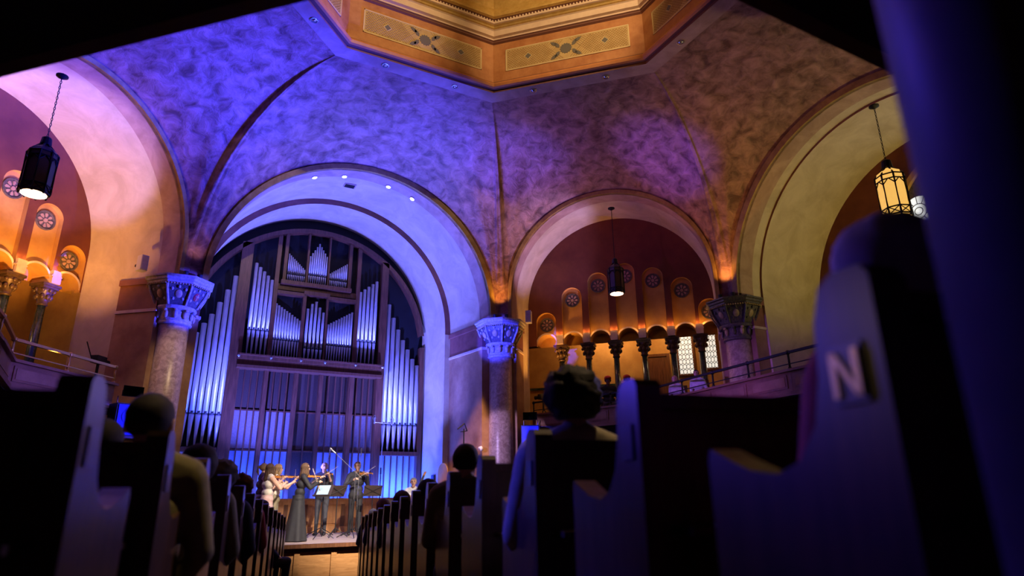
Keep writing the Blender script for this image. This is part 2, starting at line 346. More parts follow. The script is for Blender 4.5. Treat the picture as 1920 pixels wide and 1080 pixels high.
# ------------------------------------------------------------------ arcades of the diagonal bays
NS = [-2.41, -1.55, -0.69, 0.18, 1.04, 1.89, 2.64]; NT = [5.69, 6.46, 6.88, 7.10, 6.86, 6.44, 5.68]; RZ = [5.31, 6.06, 6.47, 6.70, 6.46, 6.05, 5.30]
CS = [-1.97, -1.11, -0.25, 0.61, 1.47, 2.30]
def roundel(b, s, d, z, parent, r=0.235):
    mb = MB(); f = lambda p, q, dd: b.w(s + p, dd, z + q)
    def ann(r0, r1, da, db, mi, n=28):
        c = [(math.cos(2 * PI * i / n), math.sin(2 * PI * i / n)) for i in range(n + 1)]
        mb.grid([[f(r0 * x, r0 * y, da) for x, y in c], [f(r1 * x, r1 * y, db) for x, y in c]], mi)
    ann(r, r, d + 0.02, d - 0.04, 0); ann(r, r * 0.86, d - 0.04, d - 0.04, 0); ann(r * 0.86, r * 0.82, d - 0.04, d - 0.01, 0); ann(r * 0.82, 0.001, d - 0.01, d - 0.01, 0)
    ann(r * 0.2, r * 0.2, d - 0.01, d - 0.035, 1, 12); ann(r * 0.2, 0.001, d - 0.035, d - 0.035, 1, 12)
    for i in range(8):
        a = 2 * PI * i / 8; ca, sa = math.cos(a), math.sin(a)
        pet = [(0.3, -0.02), (0.5, -0.075), (0.68, -0.09), (0.76, 0), (0.68, 0.09), (0.5, 0.075), (0.3, 0.02)]
        mb.prism([(r * (x * ca - y * 1.6 * sa), r * (x * sa + y * 1.6 * ca)) for x, y in pet], f, d - 0.01, d - 0.026, 1)
    return mb.build('roundel', ['capital_dark', 'mauve'], parent)
def make_arcade(b, wl, d, ds, dz, lab):
    hwn, ra, sp = 0.325, 0.31, 4.66 + dz
    arcz = lambda s: b.spring + math.sqrt(max(0, 2.9 ** 2 - s * s)) if abs(s) < 2.9 else None
    N = 300; ss = [-2.9 + 5.8 * i / N for i in range(N + 1)]
    wall = MB()
    for i in range(N):
        s0, s1 = ss[i], ss[i + 1]; sm = (s0 + s1) / 2 - ds
        k = next((j for j in range(7) if abs(sm - NS[j]) < hwn), None)
        def low(s):
            if k is None: return sp - 0.05
            x = min(1, abs(s - ds - NS[k]) / hwn); return NT[k] + dz - hwn + hwn * math.sqrt(1 - x * x)
        z0, z1 = low(s0), low(s1)
        t0, t1 = b.spring + math.sqrt(max(0, 2.9 ** 2 - s0 * s0)), b.spring + math.sqrt(max(0, 2.9 ** 2 - s1 * s1))
        wall.add([b.w(s0, d, z0), b.w(s1, d, z1), b.w(s1, d, max(t1, z1)), b.w(s0, d, max(t0, z0))], [(0, 1, 2, 3)])
        if k is None:   # pier side strip down to the capital is part of the wall
            pass
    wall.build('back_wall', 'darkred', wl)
    for k in range(7):
        c = NS[k] + ds; nb = MB(); n = 24; top = NT[k] + dz - hwn
        out = [(c - hwn, sp - 0.05)] + [(c - hwn * math.cos(PI * i / n), top + hwn * math.sin(PI * i / n)) for i in range(n + 1)] + [(c + hwn, sp - 0.05)]
        nb.grid([[b.w(p, d, q) for p, q in out], [b.w(p, d + 0.14, q) for p, q in out]])
        for i in range(n):          # recessed face with the round-headed opening below
            a0, a1 = PI * i / n, PI * (i + 1) / n
            p0, p1 = c - hwn * math.cos(a0), c - hwn * math.cos(a1)
            def lo(p):
                x = abs(p - c) / ra; return sp + (ra * math.sqrt(1 - x * x) if x < 1 else -0.05)
            nb.add([b.w(p0, d + 0.14, lo(p0)), b.w(p1, d + 0.14, lo(p1)), b.w(p1, d + 0.14, top + hwn * math.sin(a1)), b.w(p0, d + 0.14, top + hwn * math.sin(a0))], [(0, 1, 2, 3)])
        sm_ = [(c - ra * math.cos(PI * i / n), sp + ra * math.sin(PI * i / n)) for i in range(n + 1)]
        nb.grid([[b.w(p, d + 0.02, q) for p, q in sm_], [b.w(p, d + 0.5, q) for p, q in sm_]])
        ri = [(c - (ra + 0.05) * math.cos(PI * i / n), sp + (ra + 0.05) * math.sin(PI * i / n)) for i in range(n + 1)]
        nb.grid([[b.w(p, d + 0.02, q) for p, q in sm_], [b.w(p, d + 0.02, q) for p, q in ri]], 1)
        nb.build('niche', ['ochre', 'pale_stone'], wl, smooth=False)
        roundel(b, c, d + 0.14, RZ[k] + dz, wl)
    tops = MB()
    tops.add([b.w(-3.1, d + 0.5, sp), b.w(3.1, d + 0.5, sp), b.w(3.1, d + 0.5, sp + 1.2), b.w(-3.1, d + 0.5, sp + 1.2)], [(0, 1, 2, 3)]); tops.build('arcade_back', 'ochre', wl)
    for i, c in enumerate(CS):
        c += ds
        ib = MB()
        for (h0, h1, wd) in ((0, 0.16, 0.21), (0.16, 0.19, 0.25), (0.19, 0.30, 0.21)):
            ib.prism([(c - wd / 2, sp - 0.05 + h0), (c + wd / 2, sp - 0.05 + h0), (c + wd / 2, sp - 0.05 + h1), (c - wd / 2, sp - 0.05 + h1)], lambda p, q, dd: b.w(p, dd, q), d - 0.07, d + 0.5)
        ib.build('impost_block', 'pale_stone', wl)
        loc = b.w(c, d + 0.2, 0); cz = sp - 0.06
        col = empty('arcade_column', (loc.x, loc.y, 1.9), math.atan2(b.t.y, b.t.x), label=lab % ['first', 'second', 'third', 'fourth', 'fifth', 'sixth'][i], cat='column', group='small arcade columns, ' + sides[b.k].replace('_', ' ') + ' bay')
        z = cz - 1.9
        a = MB(); a.box((0, 0, z - 0.03), (0.44, 0.44, 0.06)); a.box((0, 0, z - 0.085), (0.38, 0.38, 0.05)); a.build('abacus', 'bronze', col)
        cp = MB(); cp.lathe([(0.10, z - 0.50), (0.12, z - 0.47), (0.10, z - 0.45), (0.11, z - 0.38), (0.13, z - 0.28), (0.17, z - 0.16), (0.20, z - 0.11)], 16)
        for q in range(8):
            an = 2 * PI * q / 8; rr = 0.145
            cp.ball((rr * math.cos(an), rr * math.sin(an), z - 0.30), (0.05, 0.05, 0.07), 6, 4); cp.ball((0.19 * math.cos(an), 0.19 * math.sin(an), z - 0.155), (0.045, 0.045, 0.05), 6, 4)
        cp.build('capital', 'bronze', col, smooth=True)
        MB().lathe([(0.105, 0.1), (0.10, 0.5), (0.088, z - 0.5)], 16).build('shaft', 'green_marble', col, smooth=True)
        MB().lathe([(0.16, 0), (0.16, 0.05), (0.13, 0.07), (0.14, 0.09), (0.105, 0.11)], 16).build('base', 'bronze', col, smooth=True)
        for e_ in (-0.165, 0.165): p = b.w(c + e_ * 0.6, d - 0.07, sp + 0.30); point((p.x, p.y, p.z), AMBER, 2.2, 0.03)
    # passage behind
    d3 = d + 1.6
    pw = MB(); pw.grid([[b.w(-3.4, d + 0.3, 1.0), b.w(-3.4, d3, 1.0), b.w(3.4, d3, 1.0), b.w(3.4, d + 0.3, 1.0)], [b.w(-3.4, d + 0.3, sp + 1.0), b.w(-3.4, d3, sp + 1.0), b.w(3.4, d3, sp + 1.0), b.w(3.4, d + 0.3, sp + 1.0)]])
    pw.add([b.w(-3.4, d + 0.3, sp + 0.9), b.w(3.4, d + 0.3, sp + 0.9), b.w(3.4, d3, sp + 0.9), b.w(-3.4, d3, sp + 0.9)], [(0, 1, 2, 3)])
    pw.build('passage_wall', 'ochre', wl)
    rl = MB(); rl.prism([(-3.3, 3.45), (0.5, 3.45), (0.5, 3.53), (-3.3, 3.53)], lambda p, q, dd: b.w(p, dd, q), d3 - 0.05, d3); rl.build('dado_rail', 'green_marble', wl)
    fl = MB(); fl.prism([(-2.85, 1.85), (2.85, 1.85), (2.85, 1.95), (-2.85, 1.95)], lambda p, q, dd: b.w(p, dd, q), 0.3, d3); fl.build('balcony_floor', 'carpet', wl)
    return d3
d3 = make_arcade(bays[1], wrf, **ARC[1], lab='green marble arcade column behind right balcony, %s from the centre pier')
d3l = make_arcade(bays[7], wlf, **ARC[7], lab='green marble arcade column behind left balcony, %s from the far left')
q = bays[1].w(-0.6, d3 - 0.9, 5.15); point((q.x, q.y, q.z), WARM, 42, 0.15)
q = bays[1].w(1.6, d3 - 0.9, 5.15); point((q.x, q.y, q.z), WARM, 25, 0.15)
q = bays[7].w(0.8, d3l - 0.9, 5.2); point((q.x, q.y, q.z), WARM, 22, 0.15)

# leaded windows and doors in the passages
def leaded_window(n, b, s0, s1, z0, z1, d):
    wn = empty('window_%d' % n, (0, 0, 0), kind='structure'); f = lambda p, q, dd: b.w(p, dd, q)
    fr = MB()
    for (a0, a1, c0, c1) in ((s0 - 0.06, s0, z0 - 0.06, z1 + 0.06), (s1, s1 + 0.06, z0 - 0.06, z1 + 0.06), (s0, s1, z0 - 0.06, z0), (s0, s1, z1, z1 + 0.06)):
        fr.prism([(a0, c0), (a1, c0), (a1, c1), (a0, c1)], f, d - 0.06, d + 0.02)
    fr.build('window_frame', 'wood', wn)
    g = MB(); g.prism([(s0, z0), (s1, z0), (s1, z1), (s0, z1)], f, d - 0.015, d - 0.005); g.build('pane', 'window_glass', wn)
    ld = MB(); w_, h_ = (s1 - s0) / 4, (z1 - z0) / 8
    for j in range(8):
        for i in range(4):
            cx_, cz_ = s0 + w_ * (i + 0.5), z0 + h_ * (j + 0.5)
            pts = [(cx_ + w_ * 0.5 * math.cos(PI * q / 3 + PI / 6) * 1.1, cz_ + h_ * 0.52 * math.sin(PI * q / 3 + PI / 6)) for q in range(7)]
            for q in range(6):
                a, c = pts[q], pts[q + 1]; ld.tube([f(a[0], a[1], d - 0.02), f(c[0], c[1], d - 0.02)], 0.008, 4)
    ld.build('leading', 'lead', wn); return wn
leaded_window(1, bays[1], 1.67, 2.11, 3.70, 4.98, d3); leaded_window(2, bays[1], 2.47, 2.85, 3.85, 5.26, d3)
def passage_door(n, b, s0, s1, z1, d, m='wood'):
    dr = empty('door_%d' % n, kind='structure'); f = lambda p, q, dd: b.w(p, dd, q)
    MB().prism([(s0, 1.95), (s1, 1.95), (s1, z1), (s0, z1)], f, d - 0.04, d - 0.005).build('door_leaf', m, dr)
    fr = MB()
    for (a0, a1, c0, c1) in ((s0 - 0.09, s0, 1.95, z1 + 0.09), (s1, s1 + 0.09, 1.95, z1 + 0.09), (s0, s1, z1, z1 + 0.09)): fr.prism([(a0, c0), (a1, c0), (a1, c1), (a0, c1)], f, d - 0.07, d - 0.003)
    fr.build('door_frame', m, dr)
    for (c0, c1) in ((2.05, 2.9), (3.0, z1 - 0.15)):
        MB().prism([(s0 + 0.1, c0), (s1 - 0.1, c0), (s1 - 0.1, c1), (s0 + 0.1, c1)], f, d - 0.055, d - 0.04).build('door_panel', m, dr)
    MB().ball(b.w(s1 - 0.08, d - 0.09, 2.95), 0.03).build('door_handle', 'brass', dr)
passage_door(1, bays[1], 0.66, 1.30, 4.32, d3); passage_door(2, bays[7], 1.4, 2.3, 4.55, d3l, 'white_box')

# ------------------------------------------------------------------ great columns
def great_column(loc, lab, painted):
    cap1 = 'capital' if painted else 'capital_dark'
    root = empty('column', (loc[0], loc[1], -1.6), label=lab, cat='column'); H = HC + 1.6; r8 = PI / 8
    def oct_(prof, mb, mi=0): return mb.lathe(prof, 8, (0, 0, 0), mi, r8)
    ab = MB(); oct_([(0.66, H - 0.20), (0.70, H - 0.17), (0.70, H - 0.13), (0.74, H - 0.11), (0.745, H - 0.06), (0.79, H - 0.04), (0.79, H)], ab); ab.build('abacus', cap1, root)
    bd = MB()
    for i in range(8):
        a0, a1 = 2 * PI * i / 8 + r8, 2 * PI * (i + 1) / 8 + r8
        for j in range(9):
            t = (j + 0.5) / 9; x = 0.70 * (math.cos(a0) * (1 - t) + math.cos(a1) * t); y = 0.70 * (math.sin(a0) * (1 - t) + math.sin(a1) * t)
            bd.ball((x * 1.02, y * 1.02, H - 0.205), 0.024, 6, 4)
    tag(bd.build('bead_row', 'capital_gold', root, smooth=True), kind='stuff')
    bell = MB(); oct_([(0.42, H - 0.68), (0.46, H - 0.64), (0.62, H - 0.34), (0.655, H - 0.22)], bell); bell.build('bell', 'capital_dark', root)
    for i in range(8):
        a = 2 * PI * i / 8 + r8
        rb = MB(); rb.tube([(0.47 * math.cos(a), 0.47 * math.sin(a), H - 0.66), (0.635 * math.cos(a), 0.635 * math.sin(a), H - 0.34), (0.675 * math.cos(a), 0.675 * math.sin(a), H - 0.22)], 0.028, 6); rb.build('rib', cap1, root)
        am = a + PI / 8; q = math.cos(PI / 8)
        em = MB(); cx_, cy_ = 0.575 * q * math.cos(am), 0.575 * q * math.sin(am); M = Matrix.Rotation(am, 3, 'Z') @ Matrix.Rotation(R(28), 3, 'Y')
        em.ball((cx_, cy_, H - 0.42), (0.03, 0.085, 0.105), 10, 6, 0, M)
        for (dy, dz_) in ((-0.14, 0.11), (0.14, 0.11), (-0.1, -0.12), (0.1, -0.12), (0, 0.17)):
            em.ball(Vector((cx_, cy_, H - 0.42)) + M @ Vector((0, dy, dz_)), (0.025, 0.035, 0.04), 6, 4, 1, M)
        if i == 6:
            em.box(Vector((cx_, cy_, H - 0.42)) + M @ Vector((0.032, 0, 0)), (0.012, 0.022, 0.15), M, 2); em.box(Vector((cx_, cy_, H - 0.42)) + M @ Vector((0.032, 0, 0.02)), (0.012, 0.1, 0.022), M, 2)
        em.build('emblem', ['red_enamel' if i == 6 else 'capital_gold', cap1, 'pale_stone'], root, smooth=True)
    nk = MB(); nk.lathe([(0.355, H - 1.02), (0.37, H - 0.98), (0.37, H - 0.78), (0.43, H - 0.74), (0.45, H - 0.70), (0.44, H - 0.66)], 24); nk.build('neck', cap1, root)
    for i in range(12):
        a = 2 * PI * i / 12; lf = MB()
        lf.ball((0.40 * math.cos(a), 0.40 * math.sin(a), H - 0.87), (0.04, 0.055, 0.10), 6, 5, 0, Matrix.Rotation(a, 3, 'Z')); lf.ball((0.45 * math.cos(a), 0.45 * math.sin(a), H - 0.78), (0.045, 0.05, 0.035), 6, 4, 0, Matrix.Rotation(a, 3, 'Z'))
        lf.build('leaf', cap1 if i % 2 else 'capital_gold', root, smooth=True)
    MB().lathe([(0.34, H - 1.09), (0.375, H - 1.08), (0.385, H - 1.05), (0.375, H - 1.02), (0.34, H - 1.0)], 28).build('collar', cap1, root, smooth=True)
    MB().lathe([(0.355, 0.35), (0.355, 1.5), (0.35, 3.0), (0.335, H - 1.06)], 32).build('shaft', 'marble', root, smooth=True)
    MB().lathe([(0.52, 0), (0.52, 0.14), (0.46, 0.17), (0.47, 0.23), (0.42, 0.27), (0.40, 0.33), (0.355, 0.36)], 32).build('base', 'marble', root, smooth=True)
    return root
great_column(corners[0], 'thick marble column with blue-lit carved capital left of the organ', True)
great_column(corners[1], 'marble column with blue-lit carved capital between organ arch and right arcade', True)
great_column(corners[2], 'thick column with dark gilded capital behind the right balcony rail', False)
great_column(corners[7], 'thick marble column beside the left balcony, outside the organ arch', False)
for (x, y), nm in ((corners[0], 'left'), (corners[1], 'centre'), (corners[2], 'right')):
    inw = Vector((-x, -y, 0)).normalized(); side = Vector((-inw.y, inw.x, 0))
    for s in (-1, 1):
        p = Vector((x, y, HC)) + inw * 0.55 + side * 0.17 * s
        u = empty('uplight', p, label='small dark uplight on %s column capital, %s of its pair' % (nm, 'left' if s > 0 else 'right'), cat='lamp', group='uplights on the capitals')
        MB().cyl((0, 0, 0.03), (0, 0, 0.13), 0.05, 0.06, 12).build('lamp_housing', 'black', u); MB().box((0, 0, 0.015), (0.1, 0.1, 0.03)).build('lamp_foot', 'iron', u)
    p = Vector((x, y, HC + 0.22)) + inw * 0.60
    tq = Vector((x, y, 0)) + inw * 0.9
    spot(p, (tq.x, tq.y, HC + 4), AMBER if nm != 'left' else (0.6, 0.3, 0.4), 130 if nm != 'left' else 25, 80, 0.8, 0.04)
for p, rz, lab in (((-5.15, 8.35, HC - 0.02), 0.5, 'small white loudspeaker box beside the left column capital'), ((4.95, 8.35, HC - 0.05), -0.7, 'small white loudspeaker box beside the centre column capital')):
    u = empty('loudspeaker', p, rz, label=lab, cat='speaker')
    MB().box((0, 0, 0.17), (0.16, 0.2, 0.36)).build('cabinet', 'white_box', u); MB().box((0, -0.105, 0.17), (0.13, 0.012, 0.32)).build('grille', 'pale_stone', u); MB().box((0, 0.19, 0.17), (0.04, 0.2, 0.05)).build('bracket', 'iron', u)

# ------------------------------------------------------------------ octagonal ring, frieze, cornice and dome
def octpts(r, z):
    k = r / 4.8; return [Vector((x * k, y * k, z)) for x, y in ringc]
def oct_band(prof, name, m, parent):
    mb = MB(); rows = [octpts(r, z) + [octpts(r, z)[0]] for r, z in prof]; mb.grid(rows); return mb.build(name, m, parent)
ring = empty('trim_1', (0, 0, 0), kind='structure')
oct_band([(4.82, 9.50), (4.44, 9.50)], 'ring_soffit', 'mauve', ring)
oct_band([(4.44, 9.50), (4.44, 9.56), (4.36, 9.56)], 'ring_fillet', 'cornice_dark', ring)
oct_band([(4.36, 9.56), (4.31, 9.58), (4.29, 9.64), (4.32, 9.70), (4.40, 9.73)], 'ring_torus', 'torus', ring)
oct_band([(4.40, 9.73), (4.43, 9.74), (4.43, 9.80)], 'ring_fillet', 'cornice_dark', ring)
ZF0, ZF1, RF = 9.80, 10.92, 4.45
for i in range(8):
    a, b_ = octpts(RF, 0)[i], octpts(RF, 0)[(i + 1) % 8]; mid = (a + b_) / 2; t = (b_ - a).normalized(); n = Vector((-mid.x, -mid.y, 0)).normalized(); L = (b_ - a).length
    if t.cross(Vector((0, 0, 1))).dot(n) < 0: t = -t
    f = lambda p, q, dd: mid + t * p + Vector((0, 0, q)) + n * dd
    fp = MB(); fp.add([f(-L / 2, ZF0, 0), f(L / 2, ZF0, 0), f(L / 2, ZF1, 0), f(-L / 2, ZF1, 0)], [(0, 1, 2, 3)]); fpo = fp.build('frieze_panel', 'frieze', ring)
    zc = (ZF0 + ZF1) / 2 + 0.02; hx, hz = L / 2 - 0.33, 0.315
    sp_ = MB(); sp_.prism([(-hx, zc - hz), (hx, zc - hz), (hx, zc + hz), (-hx, zc + hz)], f, 0.0, 0.012, 0)
    for (x0, x1, z0, z1) in ((-hx, hx, -hz, -hz + 0.022), (-hx, hx, hz - 0.022, hz), (-hx, -hx + 0.022, -hz, hz), (hx - 0.022, hx, -hz, hz)): sp_.prism([(x0, zc + z0), (x1, zc + z0), (x1, zc + z1), (x0, zc + z1)], f, 0.012, 0.018, 1)
    # lattice of fine diagonal lines
    m_ = 0.05; st = 0.07
    for sgn in (-1, 1):
        c0 = -hx - 2 * hz
        while c0 < hx + 2 * hz:
            p0 = []
            for zz in (-hz + m_, hz - m_):
                p0.append((c0 + sgn * zz, zz))
            (xa, za), (xb, zb_) = p0
            lo_, hi_ = -hx + m_, hx - m_
            tt = [0.0, 1.0]
            if xa != xb:
                for lim in (lo_, hi_):
                    pass
                ta, tb = sorted(((lo_ - xa) / (xb - xa), (hi_ - xa) / (xb - xa))); tt = [max(0, ta), min(1, tb)]
            if tt[1] > tt[0]:
                qa = (xa + (xb - xa) * tt[0], za + (zb_ - za) * tt[0]); qb = (xa + (xb - xa) * tt[1], za + (zb_ - za) * tt[1])
                cxm = (qa[0] + qb[0]) / 2
                if abs(cxm) > 0.34: sp_.tube([f(qa[0], zc + qa[1], 0.013), f(qb[0], zc + qb[1], 0.013)], 0.006, 3, 2)
            c0 += st
    def poly(pts, mi, d1_=0.022): sp_.prism([(x, zc + z) for x, z in pts], f, 0.012, d1_, mi)
    def flower(cx_, r, k, rin, mi): poly([(cx_ + (r if j % 2 == 0 else rin) * math.cos(PI * j / k), (r if j % 2 == 0 else rin) * math.sin(PI * j / k)) for j in range(2 * k)], mi)
    flower(0, 0.155, 14, 0.125, 3)
    for sx in (-1, 1):
        for sz in (-1, 1):
            for (dx, dz_, an) in ((0.22, 0.13, 0.9), (0.30, 0.19, 0.6)):
                ca, sa = math.cos(an), math.sin(an); leaf = [(-0.10, 0), (-0.04, 0.05), (0.04, 0.045), (0.10, 0), (0.03, -0.035), (-0.04, -0.04)]
                pts = [(sx * (dx + x * ca - z * sa), sz * (dz_ + x * sa + z * ca)) for x, z in leaf]; poly(pts if sx * sz > 0 else pts[::-1], 3)
        cx_ = sx * hx * 0.62; poly([(cx_ - 0.10, 0), (cx_, -0.10), (cx_ + 0.10, 0), (cx_, 0.10)], 1, 0.02); poly([(cx_ - 0.08, 0), (cx_, -0.08), (cx_ + 0.08, 0), (cx_, 0.08)], 3, 0.026)
    sp_.build('stencil', ['stencil', 'stencil_edge', 'stencil_line', 'stencil_grey'], fpo)
oct_band([(4.45, 10.92), (4.40, 10.95), (4.40, 10.98), (4.37, 11.0)], 'cornice_moulding', 'cornice_dark', ring)
oct_band([(4.37, 11.0), (4.37, 11.04), (4.30, 11.06), (4.30, 11.22), (4.27, 11.24)], 'cornice_band', 'cornice', ring)
oct_band([(4.27, 11.24), (4.24, 11.25), (4.22, 11.28), (4.18, 11.30)], 'cornice_moulding', 'gilt', ring)
oct_band([(4.18, 11.30), (4.14, 11.31), (4.14, 11.36), (4.20, 11.38)], 'cornice_moulding', 'cornice', ring)
oct_band([(4.20, 11.38), (4.24, 11.40), (4.24, 11.47), (4.19, 11.49)], 'cornice_moulding', 'cornice_dark', ring)
oct_band([(4.19, 11.49), (4.13, 11.51), (4.13, 11.56), (4.22, 11.58)], 'cornice_moulding', 'gilt', ring)
eg = MB()
for i in range(8):
    a, b_ = octpts(4.215, 11.435)[i], octpts(4.215, 11.435)[(i + 1) % 8]
    for j in range(44): eg.ball(a.lerp(b_, (j + 0.5) / 44), (0.026, 0.026, 0.036), 6, 4)
tag(eg.build('egg_moulding', 'cornice', ring, smooth=True), kind='stuff')
oct_band([(4.22, 11.58), (4.30, 11.9), (4.1, 13.0), (3.4, 14.2), (2.0, 15.0), (0.05, 15.3)], 'dome', 'gilt', ceiling).location = (0, 0, -HR)
for i in range(8):
    a, b_ = octpts(4.63, 9.497)[i], octpts(4.63, 9.497)[(i + 1) % 8]
    for j, t in enumerate((0.27, 0.73)):
        if i not in (0, 1, 2, 7): continue
        p = a.lerp(b_, t)
        u = empty('downlight', p, label='recessed round downlight in the octagon soffit, %s of the %s side' % ('first' if j == 0 else 'second', {0: 'organ', 1: 'right diagonal', 2: 'far right', 7: 'left'}[i]), cat='lamp', group='downlights in the octagon soffit')
        MB().lathe([(0.085, 0), (0.085, -0.015), (0.06, -0.018), (0.06, 0.0)], 18, cap=False).build('lamp_rim', 'chrome', u); MB().ball((0, 0, 0.0), (0.058, 0.058, 0.03), 12, 6).build('lamp_lens', 'chrome', u, smooth=True)

# ------------------------------------------------------------------ floor, outer walls
fl = MB()
corn = [aisle(-6, -9), aisle(-6, 14), aisle(24, 14), aisle(24, -9)]
fl.add(corn + [c - Vector((0, 0, 0.2)) for c in corn], [(0, 1, 2, 3), (7, 6, 5, 4), (0, 4, 5, 1), (1, 5, 6, 2), (2, 6, 7, 3), (3, 7, 4, 0)])
tag(fl.build('floor', 'carpet'), kind='structure')
ow = MB()
for i in range(8):
    a = Vector((*corners[i], 0)) * 1.62; c = Vector((*corners[(i + 1) % 8], 0)) * 1.62
    ow.add([a + Vector((0, 0, -2.4)), c + Vector((0, 0, -2.4)), c + Vector((0, 0, 16)), a + Vector((0, 0, 16))], [(0, 1, 2, 3)])
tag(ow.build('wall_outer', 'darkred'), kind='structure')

# ------------------------------------------------------------------ pipe organ
OY, OXC = 12.4, -0.48
organ = empty('pipe_organ', (OXC, OY, STAGE), label='tall pipe organ in dark wooden case filling the front arch', cat='organ')
def ol(x, z, dy=0.0): return Vector((x - OXC, dy, z - STAGE))
def obox(mb, x0, x1, z0, z1, y0, y1, mi=0): return mb.box(((x0 + x1) / 2 - OXC, (y0 + y1) / 2, (z0 + z1) / 2 - STAGE), (abs(x1 - x0), abs(y1 - y0), abs(z1 - z0)), None, mi)
def ctop(x): return 4.74 + math.sqrt(max(0, 3.61 ** 2 - (x - OXC) ** 2))
def ptop(x): return min(ctop(x) - 0.03, 8.28)
def pipe(x, zt, zm, zb, r, y=-0.12):
    mb = MB(); c = (x - OXC, y, -STAGE)
    mb.lathe([(r * 0.28, zb), (r * 0.98, zm - r * 0.6), (r, zm)], 14, c, 0); mb.lathe([(r * 1.03, zm), (r * 1.03, zm + 0.03)], 14, c, 1)
    mb.lathe([(r, zm + 0.03), (r, zt), (r * 0.86, zt), (r * 0.86, zt - 0.12)], 14, c, 0)
    mb.box((x - OXC, y - r * 0.93, zm + 0.05 - STAGE), (r * 0.9, r * 0.16, 0.06), None, 1)
    return mb.build('pipe', ['pipe', 'pipe_dark'], organ, smooth=True)
def rank(xs, tops, zm, zb, r):
    n = len(xs)
    for i in range(n): pipe(xs[i], tops[i], zm, zb, r)
lin = lambda a, b, n: [a + (b - a) * i / (n - 1) for i in range(n)]
rank(lin(-3.74, -2.89, 6), [4.6, 4.89, 5.18, 5.56, 5.97, 6.43], 2.31, 1.45, 0.075)
rank(lin(-2.36, -1.86, 5), lin(6.94, 6.46, 5), 4.83, 4.08, 0.052)
rank(lin(-1.66, -0.93, 10), lin(5.74, 5.28, 10), 4.60, 4.06, 0.034)
rank(lin(-0.72, -0.24, 5), [5.69, 5.86, 5.95, 5.77, 5.62], 4.42, 4.06, 0.042)
rank(lin(-0.06, 0.66, 10), lin(5.26, 5.74, 10), 4.58, 4.04, 0.034)
rank(lin(0.90, 1.42, 5), lin(6.46, 6.90, 5), 4.80, 4.05, 0.052)
rank(lin(1.87, 2.92, 7), [6.16, 5.72, 5.34, 5.0, 4.70, 4.40, 4.20], 2.23, 1.40, 0.075)
rank(lin(-1.43, -0.93, 10), lin(7.41, 6.95, 10), 6.72, 6.5, 0.022)
rank(lin(-0.79, -0.27, 9), [7.43, 7.55, 7.66, 7.78, 7.9, 7.80, 7.70, 7.60, 7.5], 6.78, 6.5, 0.026)
rank(lin(-0.13, 0.39, 10), lin(6.95, 7.35, 10), 6.72, 6.5, 0.022)
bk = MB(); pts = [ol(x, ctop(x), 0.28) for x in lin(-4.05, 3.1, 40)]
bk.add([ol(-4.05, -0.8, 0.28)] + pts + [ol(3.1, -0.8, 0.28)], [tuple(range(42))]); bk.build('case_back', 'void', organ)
lt = MB()
for x in [-3.98 + 0.105 * i for i in range(68)]:
    if x < 3.05: obox(lt, x - 0.009, x + 0.009, 1.4 if (x < -2.6 or x > 1.75) else 4.1, ctop(x) - 0.05, 0.12, 0.135)
zz = 1.45
while zz < 8.2:
    hw_ = math.sqrt(max(0, 3.58 ** 2 - max(0, zz - 4.74) ** 2)); x0, x1 = max(-3.98, OXC - hw_), min(3.05, OXC + hw_)
    for (a0, a1) in (((x0, min(x1, -2.6)), (max(x0, 1.75), x1)) if zz < 4.1 else ((x0, x1),)):
        if a1 > a0: obox(lt, a0, a1, zz - 0.009, zz + 0.009, 0.118, 0.137)
    zz += 0.105
tag(lt.build('lattice', 'lattice', organ), kind='stuff')
def ocase(name, x0, x1, z0, z1, y0=-0.16, y1=0.2, m='case_wood'): return obox(MB(), x0, x1, z0, z1, y0, y1).build(name, m, organ)
for (x0, x1, z1) in ((-2.82, -2.50, ptop(-2.7)), (1.56, 1.78, ptop(1.7)), (-1.80, -1.62 - 0.06, ptop(-1.7)), (0.74, 0.86, ptop(0.8))):
    ocase('post', x0, x1, -0.6, z1, -0.22 if x0 in (-2.82, 1.56) else -0.16)
for x0, x1 in ((-0.90, -0.80), (-0.17, -0.11)): ocase('post', x0, x1, 4.05, 6.12)
for x0, x1 in ((-1.58, -1.48), (-0.89, -0.83), (-0.22, -0.17), (0.44, 0.54)): ocase('post', x0, x1, 6.44, ptop((x0 + x1) / 2))
for x0, x1 in ((-1.68, -0.86), (-0.16, 0.74)): ocase('rail', x0, x1, 6.06, 6.16, -0.2)
ocase('rail', -0.90, -0.10, 6.12, 6.24, -0.22); ocase('panel', -1.70, 0.76, 6.22, 6.40, -0.1); ocase('rail', -1.62, 0.56, 6.38, 6.50, -0.26)
ar = MB(); xs = lin(-4.06, 3.10, 48)
ar.grid([[ol(x, ctop(x), -0.22) for x in xs], [ol(OXC + (x - OXC) * 0.965, 4.74 + (ctop(x) - 4.74) * 0.965, -0.22) for x in xs], [ol(OXC + (x - OXC) * 0.965, 4.74 + (ctop(x) - 4.74) * 0.965, 0.2) for x in xs]])
ar.build('arch_frame', 'case_wood', organ)
ocase('post', 2.98, 3.12, -0.6, 4.8, -0.22); ocase('post', -4.08, -3.92, -0.6, 4.8, -0.22)
lg = MB()
for (z0, z1, y0) in ((3.66, 3.74, -0.42), (3.74, 3.92, -0.34), (3.92, 4.02, -0.38), (4.02, 4.06, -0.46)): obox(lg, -2.60, 1.68, z0, z1, y0, 0.2)
lg.build('ledge', 'case_wood', organ)
for x in (-2.58, -1.70, -0.85, -0.14, 0.80, 1.66): MB().ball(ol(x, 3.98, -0.45), 0.04).build('knob', 'chrome', organ)
